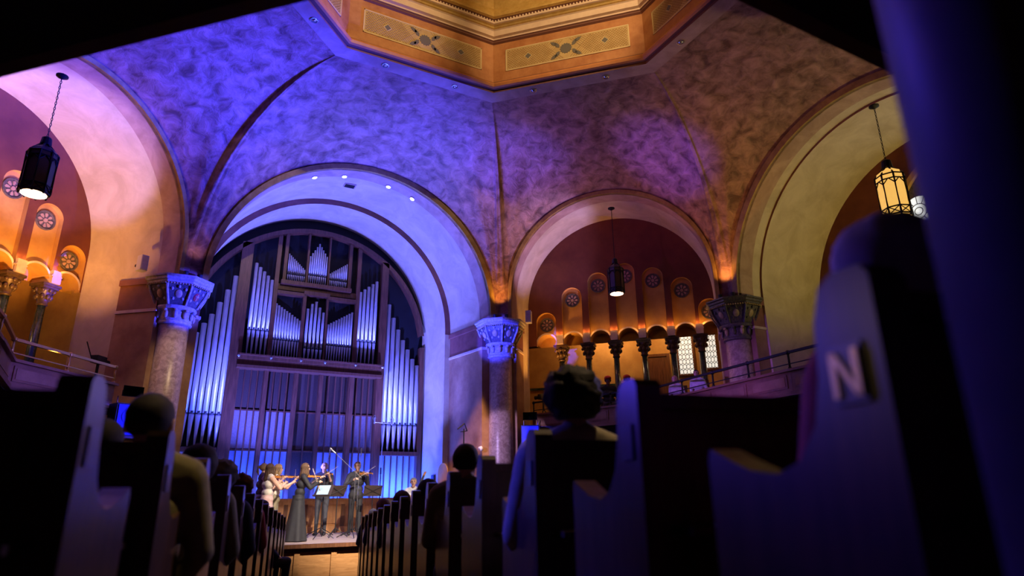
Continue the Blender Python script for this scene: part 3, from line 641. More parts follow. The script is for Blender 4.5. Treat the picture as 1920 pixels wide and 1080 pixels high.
# lower screen: six bays of slats before cloth panels
secs = [(-2.50, -1.80), (-1.72, -0.93), (-0.82, -0.20), (-0.09, 0.70), (0.78, 1.56)]
for i, (x0, x1) in enumerate(secs):
    centre = i == 2
    for (z0, z1, mm) in ((2.52, 3.66, 'cloth_brown'), (1.40, 2.48, 'cloth_brown' if centre else 'cloth_lit_mauve'), (-0.6, 1.36, 'cloth_brown' if centre else 'cloth_lit_blue')):
        obox(MB(), x0, x1, z0, z1, 0.0, 0.03).build('cloth_panel', mm, organ)
    for z in (2.5, 1.38): obox(MB(), x0, x1, z - 0.02, z + 0.02, -0.05, 0.03).build('screen_rail', 'case_wood', organ)
    n = 3 if not centre else 2
    for j in range(n + 1 + (1 if not centre else 0)):
        x = x0 + (x1 - x0) * j / (n + (1 if not centre else 0)); obox(MB(), x - 0.016, x + 0.016, -0.6, 3.66, -0.08, 0.0).build('slat', 'case_wood', organ)
for (x0, x1) in ((-1.80, -1.72), (-0.93, -0.82), (-0.20, -0.09), (0.70, 0.78)): ocase('post', x0, x1, -0.6, 3.66, -0.14, 0.05)
for (x0, x1) in ((1.80, 3.0), (-3.92, -2.84)):
    ocase('rail', x0, x1, 1.30, 1.42, -0.3, 0.1)
    n = 6
    for j in range(n):
        a = x0 + (x1 - x0) * j / n; obox(MB(), a + 0.015, a + (x1 - x0) / n - 0.015, -0.6, 1.30, 0.0, 0.03).build('cloth_panel', 'cloth_lit_blue', organ); obox(MB(), a - 0.015, a + 0.015, -0.6, 1.30, -0.06, 0.0).build('slat', 'case_wood', organ)
# soffit lights, grille and plaque of the organ arch
for i, th in enumerate((112, 99, 79, 67)):
    a = R(th); b = bays[0]; p = b.w(3.77 * math.cos(a), 0.15, b.spring + 3.77 * math.sin(a)); nrm = Vector((math.cos(a), 0, math.sin(a)))
    u = empty('downlight', p, label='bright white recessed lamp in the organ arch soffit, %s from left' % ['first', 'second', 'third', 'fourth'][i], cat='lamp', group='lamps in the organ arch')
    MB().cyl(nrm * 0.03, nrm * -0.012, 0.075, 0.075, 14).build('lamp_rim', 'white_box', u); MB().cyl(nrm * -0.012, nrm * -0.02, 0.058, 0.058, 14).build('lamp_lens', 'lamp_white', u)
a = R(93); p = bays[0].w(3.79 * math.cos(a), 0.75, bays[0].spring + 3.79 * math.sin(a)); u = empty('air_vent', p, label='square air vent in the organ arch soffit', cat='vent')
MB().box((0, 0, -0.01), (0.34, 0.26, 0.03)).build('vent_frame', 'mauve', u)
for i in range(5): MB().box((0, -0.09 + 0.045 * i, -0.03), (0.28, 0.02, 0.015)).build('vent_slat', 'black', u)
b = bays[0]; q0 = b.w(3.62, 2.45, 0.55)
pq = empty('wall_plaque', q0 + Vector((-0.01, 0, 0)), label='small dark square plaque on the pale jamb right of the organ', cat='plaque'); MB().box((-0.01, 0, 0), (0.03, 0.24, 0.30)).build('plaque_board', 'navy', pq); MB().box((-0.03, 0, 0), (0.012, 0.19, 0.25)).build('plaque_face', 'jeans', pq)
dr = empty('door_3', kind='structure'); dpl = [(2.0 + 0.0, STAGE), (2.0, 0.75)] + [(2.28 - 0.28 * math.cos(PI * i / 10), 0.75 + 0.28 * math.sin(PI * i / 10)) for i in range(11)] + [(2.56, STAGE)]
MB().prism([(p_ - 0.4, q_) for p_, q_ in dpl], lambda p_, q_, dd: b.w(3.62 - dd, p_, q_), 0.0, 0.02).build('door_recess', 'ochre', dr)
# shell of the chamber ceiling above the organ is the arch itself

# ------------------------------------------------------------------ stage and choir rail
stage = empty('stage', (0, 6.85, STAGE), label='raised wooden stage with panelled front and pale floor', cat='stage')
def sbox(mb, x0, x1, y0, y1, z0, z1, mi=0): return mb.box(((x0 + x1) / 2, (y0 + y1) / 2 - 6.85, (z0 + z1) / 2 - STAGE), (x1 - x0, y1 - y0, z1 - z0), None, mi)
sbox(MB(), -3.9, 3.9, 6.8, 12.1, STAGE - 0.06, STAGE).build('stage_floor', 'stage_floor', stage)
sbox(MB(), -3.9, 3.9, 6.74, 6.84, STAGE - 0.07, STAGE + 0.005).build('nosing', 'wood', stage)
sbox(MB(), -3.9, 3.9, 6.9, 6.95, -1.9, STAGE - 0.06).build('front_board', 'stage_wood', stage)
sbox(MB(), -3.9, 3.9, 6.84, 6.9, STAGE - 0.15, STAGE - 0.06).build('top_rail', 'wood', stage); sbox(MB(), -3.9, 3.9, 6.86, 6.9, -1.75, -1.6).build('bottom_rail', 'stage_wood', stage)
for i in range(11):
    x = -3.75 + 0.75 * i + 0.03; sbox(MB(), x - 0.055, x + 0.055, 6.86, 6.9, -1.6, STAGE - 0.15).build('stile', 'stage_wood', stage)
rail = empty('choir_rail', (0, 11.6, STAGE), label='panelled wooden choir rail behind the musicians', cat='railing')
def rbox(mb, x0, x1, y0, y1, z0, z1): return mb.box(((x0 + x1) / 2, (y0 + y1) / 2 - 11.6, (z0 + z1) / 2 - STAGE), (x1 - x0, y1 - y0, z1 - z0))
rbox(MB(), -3.6, 3.2, 11.6, 11.7, STAGE, 0.0).build('rail_body', 'rail_wood', rail); rbox(MB(), -3.65, 3.25, 11.53, 11.76, 0.0, 0.06).build('rail_cap', 'rail_wood', rail); rbox(MB(), -3.65, 3.25, 11.5, 11.6, STAGE, STAGE + 0.16).build('plinth', 'rail_wood', rail); rbox(MB(), -3.6, 3.2, 11.56, 11.6, -0.1, 0.0).build('top_moulding', 'rail_wood', rail)
for i in range(13):
    x = -3.55 + i * 0.52; rbox(MB(), x + 0.08, x + 0.45, 11.575, 11.6, STAGE + 0.24, -0.16).build('rail_panel', 'rail_wood', rail); rbox(MB(), x - 0.05, x + 0.05, 11.565, 11.6, STAGE + 0.16, -0.1).build('stile', 'wood', rail)

# ------------------------------------------------------------------ balconies
def balcony(pts, label, posts=True, rear=False, rail=True, rm='brass'):
    bal = empty('balcony', (pts[0][0], pts[0][1], 1.9), label=label, cat='balcony'); o = Vector((pts[0][0], pts[0][1], 1.9))
    P = [Vector((x, y, 0)) for x, y in pts]
    for i in range(len(P) - 1):
        a, c = P[i], P[i + 1]; t = (c - a).normalized(); n = Vector((-t.y, t.x, 0)); L = (c - a).length
        if n.dot((a + c) / 2) > 0: n = -n            # n points to the room
        f = lambda p, q, dd: a + t * p + n * dd + Vector((0, 0, q)) - o
        bx = lambda p0, p1, q0, q1, d0, d1, nm, m: MB().prism([(p0, q0), (p1, q0), (p1, q1), (p0, q1)], f, d0, d1).build(nm, m, bal)
        bx(-0.03, L + 0.03, 1.95, 2.40, -0.06, 0.0, 'parapet', 'parapet'); bx(-0.06, L + 0.06, 2.37, 2.42, -0.12, 0.07, 'parapet_cap', 'parapet'); bx(-0.05, L + 0.05, 1.88, 1.96, -0.1, 0.09, 'parapet_base', 'parapet'); 
        n_ = max(1, int(L / 1.1))
        for j in range(n_):
            p0, p1 = L * j / n_ + 0.08, L * (j + 1) / n_ - 0.08
            bx(p0, p1, 2.04, 2.31, 0.0, 0.02, 'parapet_frame', 'parapet'); bx(p0 + 0.05, p1 - 0.05, 2.08, 2.27, 0.015, 0.03, 'parapet_panel', 'pier')
        if rail:
            bx(0, L, 2.74, 2.79, -0.05, 0.0, 'handrail', rm); bx(0, L, 2.52, 2.54, -0.035, -0.015, 'lower_rail', rm)
            for j in range(n_ + 1):
                p = L * j / n_; q = a + t * p - n * 0.03 - o
                pm = MB(); pm.cyl(q + Vector((0, 0, 2.42)), q + Vector((0, 0, 2.74)), 0.022, 0.022, 8); pm.ball(q + Vector((0, 0, 2.765)), 0.05, 8, 6); pm.cyl(q + Vector((0, 0, 2.42)), q + Vector((0, 0, 2.47)), 0.045, 0.03, 8); pm.build('rail_post', rm, bal, smooth=True)
    return bal
balcony([(5.64, 9.38), (7.2, 5.64), (6.76, 1.0), (6.62, -3.4)], 'panelled balcony front rising to the right behind the pews', rm='iron')
balcony([(-5.27, 8.33), (-6.73, 6.21), (-6.63, 4.5), (-6.6, -3.0)], 'panelled balcony with brass rail on the left, beside the organ')
balcony([(-6.6, -3.0), (-3.25, -6.33), (3.25, -6.33), (6.62, -3.4)], 'dark underside and front edge of the balcony overhead', rail=False)
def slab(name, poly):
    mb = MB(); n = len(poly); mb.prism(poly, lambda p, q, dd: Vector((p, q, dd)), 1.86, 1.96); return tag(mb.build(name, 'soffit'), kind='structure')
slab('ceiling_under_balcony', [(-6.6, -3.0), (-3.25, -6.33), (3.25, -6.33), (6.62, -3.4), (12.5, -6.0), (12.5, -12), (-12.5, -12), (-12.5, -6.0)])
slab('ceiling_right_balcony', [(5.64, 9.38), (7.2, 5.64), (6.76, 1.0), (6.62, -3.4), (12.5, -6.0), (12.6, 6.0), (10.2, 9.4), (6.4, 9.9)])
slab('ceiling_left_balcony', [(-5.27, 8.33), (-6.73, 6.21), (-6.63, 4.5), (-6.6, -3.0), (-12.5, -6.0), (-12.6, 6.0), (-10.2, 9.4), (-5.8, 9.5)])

# rose window in the right bay
rw_ = empty('window_3', kind='structure'); b = bays[2]
f3 = lambda p, q, dd: b.w(p, 2.95 - dd, q)
RCY, RCZ, RR = 0.75, 6.3, 2.0      # along the bay axis (p runs towards -y)
def disc_(r, n=28): return [(math.cos(2 * PI * i / n) * r, math.sin(2 * PI * i / n) * r) for i in range(n)]
fr = MB(); c_ = disc_(1, 48) + [disc_(1, 48)[0]]
fr.grid([[f3(RCY + x * RR, RCZ + y * RR, 0.0) for x, y in c_], [f3(RCY + x * RR, RCZ + y * RR, 0.14) for x, y in c_], [f3(RCY + x * (RR - 0.14), RCZ + y * (RR - 0.14), 0.14) for x, y in c_], [f3(RCY + x * (RR - 0.14), RCZ + y * (RR - 0.14), 0.03) for x, y in c_]]); fr.build('window_frame', 'ochre', rw_)
MB().prism([(RCY + x * 1.9, RCZ + y * 1.9) for x, y in disc_(1, 40)], f3, 0.005, 0.03).build('tracery', 'capital_dark', rw_)
for i in range(8):
    a = 2 * PI * i / 8 + PI / 8; cx_, cz_ = RCY + 1.40 * math.cos(a), RCZ + 1.40 * math.sin(a)
    pn = MB(); pn.prism([(cx_ + x, cz_ + z) for x, z in disc_(0.40)], f3, 0.03, 0.05, 0)
    for r in (0.1, 0.2): pn.tube([f3(cx_ + x, cz_ + z, 0.052) for x, z in disc_(r, 20) + [disc_(r, 20)[0]]], 0.012, 4, 1)
    for q in range(12): pn.tube([f3(cx_ + 0.2 * math.cos(PI * q / 6), cz_ + 0.2 * math.sin(PI * q / 6), 0.052), f3(cx_ + 0.4 * math.cos(PI * q / 6), cz_ + 0.4 * math.sin(PI * q / 6), 0.052)], 0.01, 4, 1)
    pn.build('pane', ['rose_glass', 'lead'], rw_)
    a2 = a + PI / 8; w_ = [(0.45, -0.12), (0.92, -0.30), (0.98, 0), (0.92, 0.30), (0.45, 0.12)]
    MB().prism([(RCY + x * math.cos(a2) - y * math.sin(a2), RCZ + x * math.sin(a2) + y * math.cos(a2)) for x, y in w_], f3, 0.03, 0.05).build('pane', 'rose_glass', rw_)

# ------------------------------------------------------------------ hanging lanterns
def lantern(p, ztop, lab, lit, s=1.0, glass='glass_dim'):
    root = empty('hanging_lantern', (p[0], p[1], p[2]), label=lab, cat='lantern'); h = 0.62 * s; r = 0.15 * s
    MB().lathe([(r * 0.9, 0), (r, 0.03), (r, h * 0.82), (r * 0.85, h * 0.9), (r * 0.3, h)], 8, cap=False).build('glass_body', glass, root)
    fr = MB()
    for i in range(8):
        a = 2 * PI * i / 8; fr.tube([(r * 0.95 * math.cos(a), r * 0.95 * math.sin(a), -0.02), (r * 1.03 * math.cos(a), r * 1.03 * math.sin(a), 0.03), (r * 1.03 * math.cos(a), r * 1.03 * math.sin(a), h * 0.82), (r * 0.3 * math.cos(a), r * 0.3 * math.sin(a), h * 1.02)], 0.012 * s, 5)
        a1 = a + PI / 4
        for z0 in (0.02, 0.1 * s, h * 0.72, h * 0.82): fr.tube([(r * 1.03 * math.cos(a), r * 1.03 * math.sin(a), z0), (r * 1.03 * math.cos(a1), r * 1.03 * math.sin(a1), z0)], 0.009 * s, 4)
        am = (a + a1) / 2; fr.tube([(r * 1.03 * math.cos(a), r * 1.03 * math.sin(a), h * 0.62), (r * math.cos(am), r * math.sin(am), h * 0.72), (r * 1.03 * math.cos(a1), r * 1.03 * math.sin(a1), h * 0.62)], 0.008 * s, 4)
        fr.tube([(r * 1.03 * math.cos(a), r * 1.03 * math.sin(a), 0.02), (r * 1.03 * math.cos(a1), r * 1.03 * math.sin(a1), 0.1 * s)], 0.006 * s, 4); fr.tube([(r * 1.03 * math.cos(a1), r * 1.03 * math.sin(a1), 0.02), (r * 1.03 * math.cos(a), r * 1.03 * math.sin(a), 0.1 * s)], 0.006 * s, 4)
    fr.build('lantern_frame', 'iron', root)
    MB().lathe([(r * 0.3, h), (r * 0.4, h + 0.03), (r * 0.34, h + 0.1 * s), (0.02, h + 0.13 * s)], 12).build('crown', 'iron', root)
    MB().lathe([(0.001, -0.012), (r * 0.86, -0.012), (r * 0.86, 0.0), (0.001, 0.0)], 16, cap=False).build('lamp_diffuser', 'lamp_warm' if lit else 'glass_dim', root)
    L = ztop - p[2] - h - 0.12 * s; ch = MB(); n = int(L / 0.055)
    for i in range(n):
        z = h + 0.12 * s + L * (i + 0.5) / n; M = Matrix.Rotation(PI / 2 * (i % 2), 3, 'Z'); k = 6
        lp = [Vector((0, 0, z)) + M @ Vector((0.014 * math.cos(2 * PI * j / k), 0, 0.036 * math.sin(2 * PI * j / k))) for j in range(k + 1)]; ch.tube(lp, 0.006, 4)
    tag(ch.build('chain', 'iron', root), kind='stuff')
    MB().lathe([(0.10, 0), (0.10, -0.02), (0.05, -0.05), (0.015, -0.07)], 14, (0, 0, ztop - p[2])).build('ceiling_rose', 'iron', root)
    return root
lantern((6.44, 5.98, 5.40), 8.02, 'dark hexagonal lantern on a chain before the right arcade', True, 1.42)
point((6.44, 5.98, 5.3), WARM, 4, 0.1)
lantern((-6.75, 5.0, 5.06), 7.45, 'dark lantern with glowing base hanging in the left arch', True, 1.5)
lantern((8.04, -1.03, 5.20), 7.78, 'amber glass lantern with pierced metal frame in the right arch', False, 1.75, 'glass_amber')

# ------------------------------------------------------------------ loudspeakers, stands and stage gear
def pa_speaker(p, rz, lab):
    u = empty('loudspeaker', p, rz, label=lab, cat='speaker')
    MB().box((0, 0, 0.33), (0.52, 0.4, 0.66)).build('cabinet', 'black', u); MB().box((0, -0.21, 0.33), (0.46, 0.02, 0.60)).build('grille', 'grille_lit_blue', u); MB().lathe([(0.15, 0.0), (0.155, 0.01), (0.14, 0.012)], 24).build('woofer_ring', 'grille_lit_blue', u).matrix_local = Matrix.Translation((0, -0.22, 0.40)) @ Matrix.Rotation(PI / 2, 4, 'X')
    hb = MB(); o_, i_ = [(-0.2, 0.8), (0.2, 0.8), (0.2, 1.02), (-0.2, 1.02)], [(-0.07, 0.87), (0.07, 0.87), (0.07, 0.95), (-0.07, 0.95)]
    for k in range(4):
        a, c = k, (k + 1) % 4; hb.add([(o_[a][0], -0.2, o_[a][1]), (o_[c][0], -0.2, o_[c][1]), (i_[c][0], 0.1, i_[c][1]), (i_[a][0], 0.1, i_[a][1])], [(0, 1, 2, 3)]); hb.add([(o_[a][0], -0.2, o_[a][1]), (o_[c][0], -0.2, o_[c][1]), (i_[c][0] * 1.1, 0.12, i_[c][1]), (i_[a][0] * 1.1, 0.12, i_[a][1])], [(0, 3, 2, 1)])
    hb.box((0, 0.12, 0.91), (0.16, 0.06, 0.12)); hb.build('horn', 'black', u)
    for sx in (-0.2, 0.2): MB().cyl((sx, 0, 0.66), (sx, 0, 0.82), 0.012, 0.012, 8).build('horn_bracket', 'chrome', u)
    MB().box((0, 0, -0.02), (0.7, 0.55, 0.04)).build('shelf', 'wood', u)
    for sx in (-0.3, 0.3): MB().cyl((sx, 0.1, -0.04), (sx, 0.1, STAGE - p[2]), 0.025, 0.025, 8).build('support', 'iron', u)
    return u
pa_speaker((-4.95, 7.95, 1.28), 0.42, 'blue-lit loudspeaker with horn below the left balcony')
pa_speaker((4.95, 8.35, 1.28), -0.62, 'blue-lit loudspeaker with horn right of the centre column')
def camera_tripod(p, rz, lab):
    u = empty('video_camera', p, rz, label=lab, cat='camera'); MB().box((0, 0, 0.98), (0.16, 0.3, 0.16)).build('camera_body', 'black', u); MB().cyl((0, -0.14, 0.98), (0, -0.3, 0.97), 0.05, 0.06, 12).build('lens', 'black', u)
    MB().tube([(0.05, 0.1, 0.9), (0.06, 0.38, 1.3)], 0.012).build('pan_handle', 'black', u); MB().cyl((0, 0, 0.55), (0, 0, 0.9), 0.03, 0.03, 8).build('post', 'black', u)
    for i in range(3): a = 2 * PI * i / 3; MB().tube([(0, 0, 0.62), (0.32 * math.cos(a), 0.32 * math.sin(a), 0)], [0.018, 0.012]).build('leg', 'black', u)
camera_tripod((-5.65, 8.6, 1.96), 2.6, 'black video camera on tripod at the left balcony end'); camera_tripod((5.9, 9.2, 1.96), 3.6, 'black video camera on tripod behind the centre column')
def mic_stand(p, top, boom, lab, rz=0.0, bar=False):
    u = empty('microphone_stand', p, rz, label=lab, cat='mic stand')
    MB().cyl((0, 0, 0.12), (0, 0, top * 0.55), 0.014, 0.014, 8).build('lower_tube', 'steel_stand', u); MB().cyl((0, 0, top * 0.55), (0, 0, top), 0.009, 0.009, 8).build('upper_tube', 'chrome', u); MB().cyl((0, 0, top * 0.52), (0, 0, top * 0.58), 0.024, 0.024, 10).build('clutch', 'black', u)
    for i in range(3): a = 2 * PI * i / 3 + 0.4; MB().tube([(0, 0, 0.2), (0.38 * math.cos(a), 0.38 * math.sin(a), 0.012)], 0.011).build('leg', 'steel_stand', u)
    if bar:
        MB().tube([(-0.32, 0, top), (0.32, 0, top)], 0.011).build('stereo_bar', 'chrome', u)
        for sx in (-1, 1):
            MB().tube([(sx * 0.32, 0, top), (sx * 0.36, 0, top + 0.12), (sx * 0.30, 0, top + 0.2), (sx * 0.25, 0, top + 0.1)], 0.010).build('loop', 'chrome', u); MB().cyl((sx * 0.30, 0, top - 0.04), (sx * 0.30, 0, top + 0.13), 0.02, 0.024, 10).build('microphone', 'mic_grey', u)
    else:
        e = Vector(boom); MB().tube([(-e.x * 0.3, -e.y * 0.3, top - e.z * 0.3), (e.x, e.y, top + e.z)], 0.008).build('boom', 'chrome', u); d_ = e.normalized(); q = Vector((0, 0, top)) + e
        MB().cyl(q, q + d_ * 0.11, 0.018, 0.018, 10).build('microphone_body', 'mic_grey', u); MB().ball(q + d_ * 0.15, (0.027, 0.027, 0.045), 10, 6, 0, d_.to_track_quat('Z', 'Y').to_matrix()).build('microphone_head', 'mic_grey', u, smooth=True)
mic_stand((0.1, 8.6, STAGE), 1.5, (-0.5, 0.1, 0.45), 'tall boom microphone stand at centre, angled up left', 0)
mic_stand((-0.35, 9.9, STAGE), 1.55, (0.05, -0.1, 0.42), 'boom microphone stand over the bearded violist in grey')
mic_stand((0.35, 9.2, STAGE), 1.2, (0.05, 0.1, 0.75), 'upright microphone stand before the rightmost standing violist')
mic_stand((1.35, 10.6, STAGE), 2.95, None, 'very tall stand with stereo microphone bar before the right pipes', 0.3, True)
mic_stand((1.55, 9.6, STAGE), 0.55, (0.18, 0.05, 0.25), 'short boom microphone stand beside the seated bass player')
st = empty('tall_stand', (3.35, 9.4, STAGE), 0.3, label='tall black stand with angled bracket before the brown pier', cat='stand')
MB().cyl((0, 0, 0.1), (0, 0, 2.75), 0.025, 0.018, 8).build('pole', 'black', st); MB().tube([(-0.24, 0, 2.72), (0.02, 0, 2.9), (0.12, 0, 2.7)], 0.018).build('bracket', 'black', st); MB().tube([(-0.12, 0, 2.66), (0.13, 0, 2.7)], 0.014).build('cross_arm', 'black', st)
for i in range(3): a = 2 * PI * i / 3; MB().tube([(0, 0, 0.35), (0.42 * math.cos(a), 0.42 * math.sin(a), 0.015)], 0.014).build('leg', 'black', st)
def music_stand(p, rz, lab, h=1.0, tablet=False):
    u = empty('music_stand', p, rz, label=lab, cat='music stand'); MB().cyl((0, 0, 0.1), (0, 0, h), 0.013, 0.011, 8).build('pole', 'steel_stand', u)
    for i in range(3): a = 2 * PI * i / 3 + 0.5; MB().tube([(0, 0, 0.22), (0.30 * math.cos(a), 0.30 * math.sin(a), 0.012)], 0.010).build('leg', 'steel_stand', u)
    M = Matrix.Rotation(R(-32), 3, 'X'); d = MB(); d.box((0, 0.0, h + 0.12), (0.45, 0.012, 0.30), M); d.box(Vector((0, 0, h + 0.12)) + M @ Vector((0, -0.03, -0.145)), (0.45, 0.06, 0.012), M); d.build('desk', 'desk_brown', u)
    for k in (-1, 1):
        for j in (0, 1): MB().tube([Vector((0, 0, h + 0.12)) + M @ Vector((0, 0.012, 0)), Vector((0, 0, h + 0.12)) + M @ Vector((k * 0.21, 0.012, 0.12 * (1 if j else -1)))], 0.006).build('desk_rib', 'steel_stand', u)
    if tablet: MB().box(Vector((0, 0, h + 0.13)) + M @ Vector((0, -0.016, 0.0)), (0.30, 0.012, 0.24), M).build('screen', 'tablet', u)
    return u
music_stand((-0.66, 8.5, STAGE), -0.75, 'music stand with bright tablet before the woman in black', 0.95, True); music_stand((-0.22, 8.95, STAGE), PI + 0.35, 'dark music stand between the two tall boom stands', 0.95); music_stand((0.66, 8.95, STAGE), PI - 0.15, 'dark music stand before the rightmost standing violist', 0.95); music_stand((1.3, 9.2, STAGE), PI - 0.5, 'low music stand before the seated bass player', 0.6)
cb = MB(); random.seed(3)
for i in range(9):
    x0 = 0.0 + random.uniform(-0.12, 0.2); pts = [(x0, 7.0, STAGE + 0.01), (x0 + 0.02, 6.72, STAGE - 0.02)]
    for j in range(1, 7): pts.append((x0 + random.uniform(-0.12, 0.12) + 0.04 * math.sin(j + i), 6.7 - 0.03 * j + random.uniform(-0.03, 0), STAGE - 0.02 - 0.11 * j))
    cb.tube(pts, 0.012, 5)
tag(cb.build('cable_bundle', 'black'), 'tangle of black cables hanging down the stage front', 'cables', kind='stuff')

sn = empty('wall_sensor', (3.72, 9.02, 1.35), label='small white dome sensor on the brown pier right of the organ', cat='sensor')
MB().cyl((0, 0.1, 0), (0, 0.02, 0), 0.05, 0.05, 12).build('mount', 'white_box', sn); MB().ball((0, 0, -0.02), (0.05, 0.05, 0.07), 10, 7).build('dome_cover', 'white_box', sn, smooth=True)
# ------------------------------------------------------------------ pews
PROF = [(0, 0), (0, 1.12), (0.015, 1.14), (0.075, 1.145), (0.11, 1.125), (0.13, 1.07), (0.14, 0.98), (0.165, 0.90), (0.215, 0.845), (0.28, 0.825), (0.36, 0.835), (0.43, 0.86), (0.49, 0.885), (0.50, 0.86), (0.50, 0)]
def make_pew(side, length=4.6):
    pw = empty('pew'); sg = -1 if side == 'left' else 1           # local: x along the row away from the aisle, y forwards
    f = lambda p, q, dd: Vector((sg * dd, p, q))
    e = MB(); e.prism(PROF, f, 0.0, 0.075); pe = e.build('pew_end', 'pew_wood', pw)
    pl = MB(); pl.prism([(0.035, 0.925), (0.105, 0.925), (0.105, 1.02), (0.035, 1.02)], f, -0.006, 0.002); pl.build('number_plate', 'plate', pe)
    e2 = MB(); e2.prism(PROF, f, length - 0.075, length); e2.build('pew_end', 'pew_wood', pw)
    def bx(y0, y1, z0, z1, nm): mb = MB(); mb.prism([(y0, z0), (y1, z0), (y1, z1), (y0, z1)], f, 0.075, length - 0.075); return mb.build(nm, 'pew_wood', pw)
    bk = MB(); bk.prism([(0.02, 0.10), (0.06, 0.10), (0.10, 0.42), (0.07, 1.06), (0.03, 1.06)], f, 0.075, length - 0.075); bk.build('backrest', 'pew_wood', pw)
    bx(0.005, 0.10, 1.06, 1.10, 'top_rail'); bx(0.08, 0.50, 0.42, 0.455, 'seat'); bx(0.44, 0.47, 0.05, 0.42, 'seat_front'); bx(-0.10, 0.02, 0.74, 0.76, 'book_shelf')
    return pw
ordn = ['nearest', 'second', 'third', 'fourth', 'fifth', 'sixth', 'seventh', 'eighth', 'ninth', 'tenth', 'eleventh', 'twelfth', 'thirteenth', 'fourteenth', 'fifteenth']
protoL, protoR = make_pew('left'), make_pew('right', 5.0)
pews = {}
for sd, proto, s0, l0, i0, i1 in (('left', protoL, 1.762, -0.55, 0, 13), ('right', protoR, 1.574, 0.80, -1, 14)):
    for i in range(i0, i1):
        o = proto if i == i0 else copy_tree(proto); t = s0 + 0.9 * i + (0.085 if i < 0 else 0)
        p = aisle(t, l0); o.location = p; o.rotation_euler = (0, 0, -HD); k = i - i0
        tag(o, 'dark wooden pew %s of the aisle, %s' % (sd, 'nearest the camera' if k == 0 else ordn[k] + ' row from the camera'), 'pew', 'pews %s of the aisle' % sd); pews[sd, i] = o
# brass letter N on the nearest plate
pe = [c for c in pews['right', -1].children if c.name.startswith('pew_end') and any(g.name.startswith('number_plate') for g in c.children)][0]
nl = MB(); f = lambda p, q, dd: Vector((dd, p, q))
for pts in ([(0.040, 0.935), (0.052, 0.935), (0.052, 1.01), (0.040, 1.01)], [(0.088, 0.935), (0.100, 0.935), (0.100, 1.01), (0.088, 1.01)], [(0.088, 1.01), (0.100, 1.01), (0.052, 0.935), (0.040, 0.935)]): nl.prism(pts, f, -0.011, -0.005)
nl.build('plate_letter', 'letter', pe)

# slim iron column carrying the balcony beside the nearest pew
p = aisle(0.453, 0.80); H = 1.86 - p.z
nc = empty('balcony_column', p, label='blurred dark column in blue light at the right edge', cat='column')
MB().lathe([(0.15, 0.60), (0.15, H - 0.12)], 32).build('shaft', 'near_column', nc, smooth=True); MB().lathe([(0.15, H - 0.12), (0.2, H - 0.08), (0.2, H)], 32).build('capital', 'near_column', nc)
MB().lathe([(0.19, 0), (0.19, 0.33), (0.17, 0.35), (0.185, 0.38), (0.19, 0.42), (0.18, 0.46), (0.165, 0.48), (0.17, 0.52), (0.172, 0.55), (0.15, 0.60)], 32).build('base', 'near_column', nc, smooth=True)

# ------------------------------------------------------------------ people
def capsule(mb, a, b, ra, rb, n=12):
    a, b = Vector(a), Vector(b); d = b - a; L = d.length; q = d.to_track_quat('Z', 'Y') if L > 1e-6 else Matrix.Identity(3).to_quaternion(); pr_ = []
    for j in range(5): t = PI / 2 * j / 4; pr_.append((max(ra * math.sin(t), 1e-4), -ra * math.cos(t)))
    for j in range(5): t = PI / 2 * j / 4; pr_.append((max(rb * math.cos(t), 1e-4), L + rb * math.sin(t)))
    vs = []; k = len(pr_)
    for r, z in pr_:
        for i in range(n): vs.append(a + q @ Vector((r * math.cos(2 * PI * i / n), r * math.sin(2 * PI * i / n), z)))
    fs = [(j * n + i, j * n + (i + 1) % n, (j + 1) * n + (i + 1) % n, (j + 1) * n + i) for j in range(k - 1) for i in range(n)] + [tuple(range(n - 1, -1, -1)), tuple((k - 1) * n + i for i in range(n))]
    mb.add(vs, fs)
def lerp(a, b, t): return Vector(a).lerp(Vector(b), t)
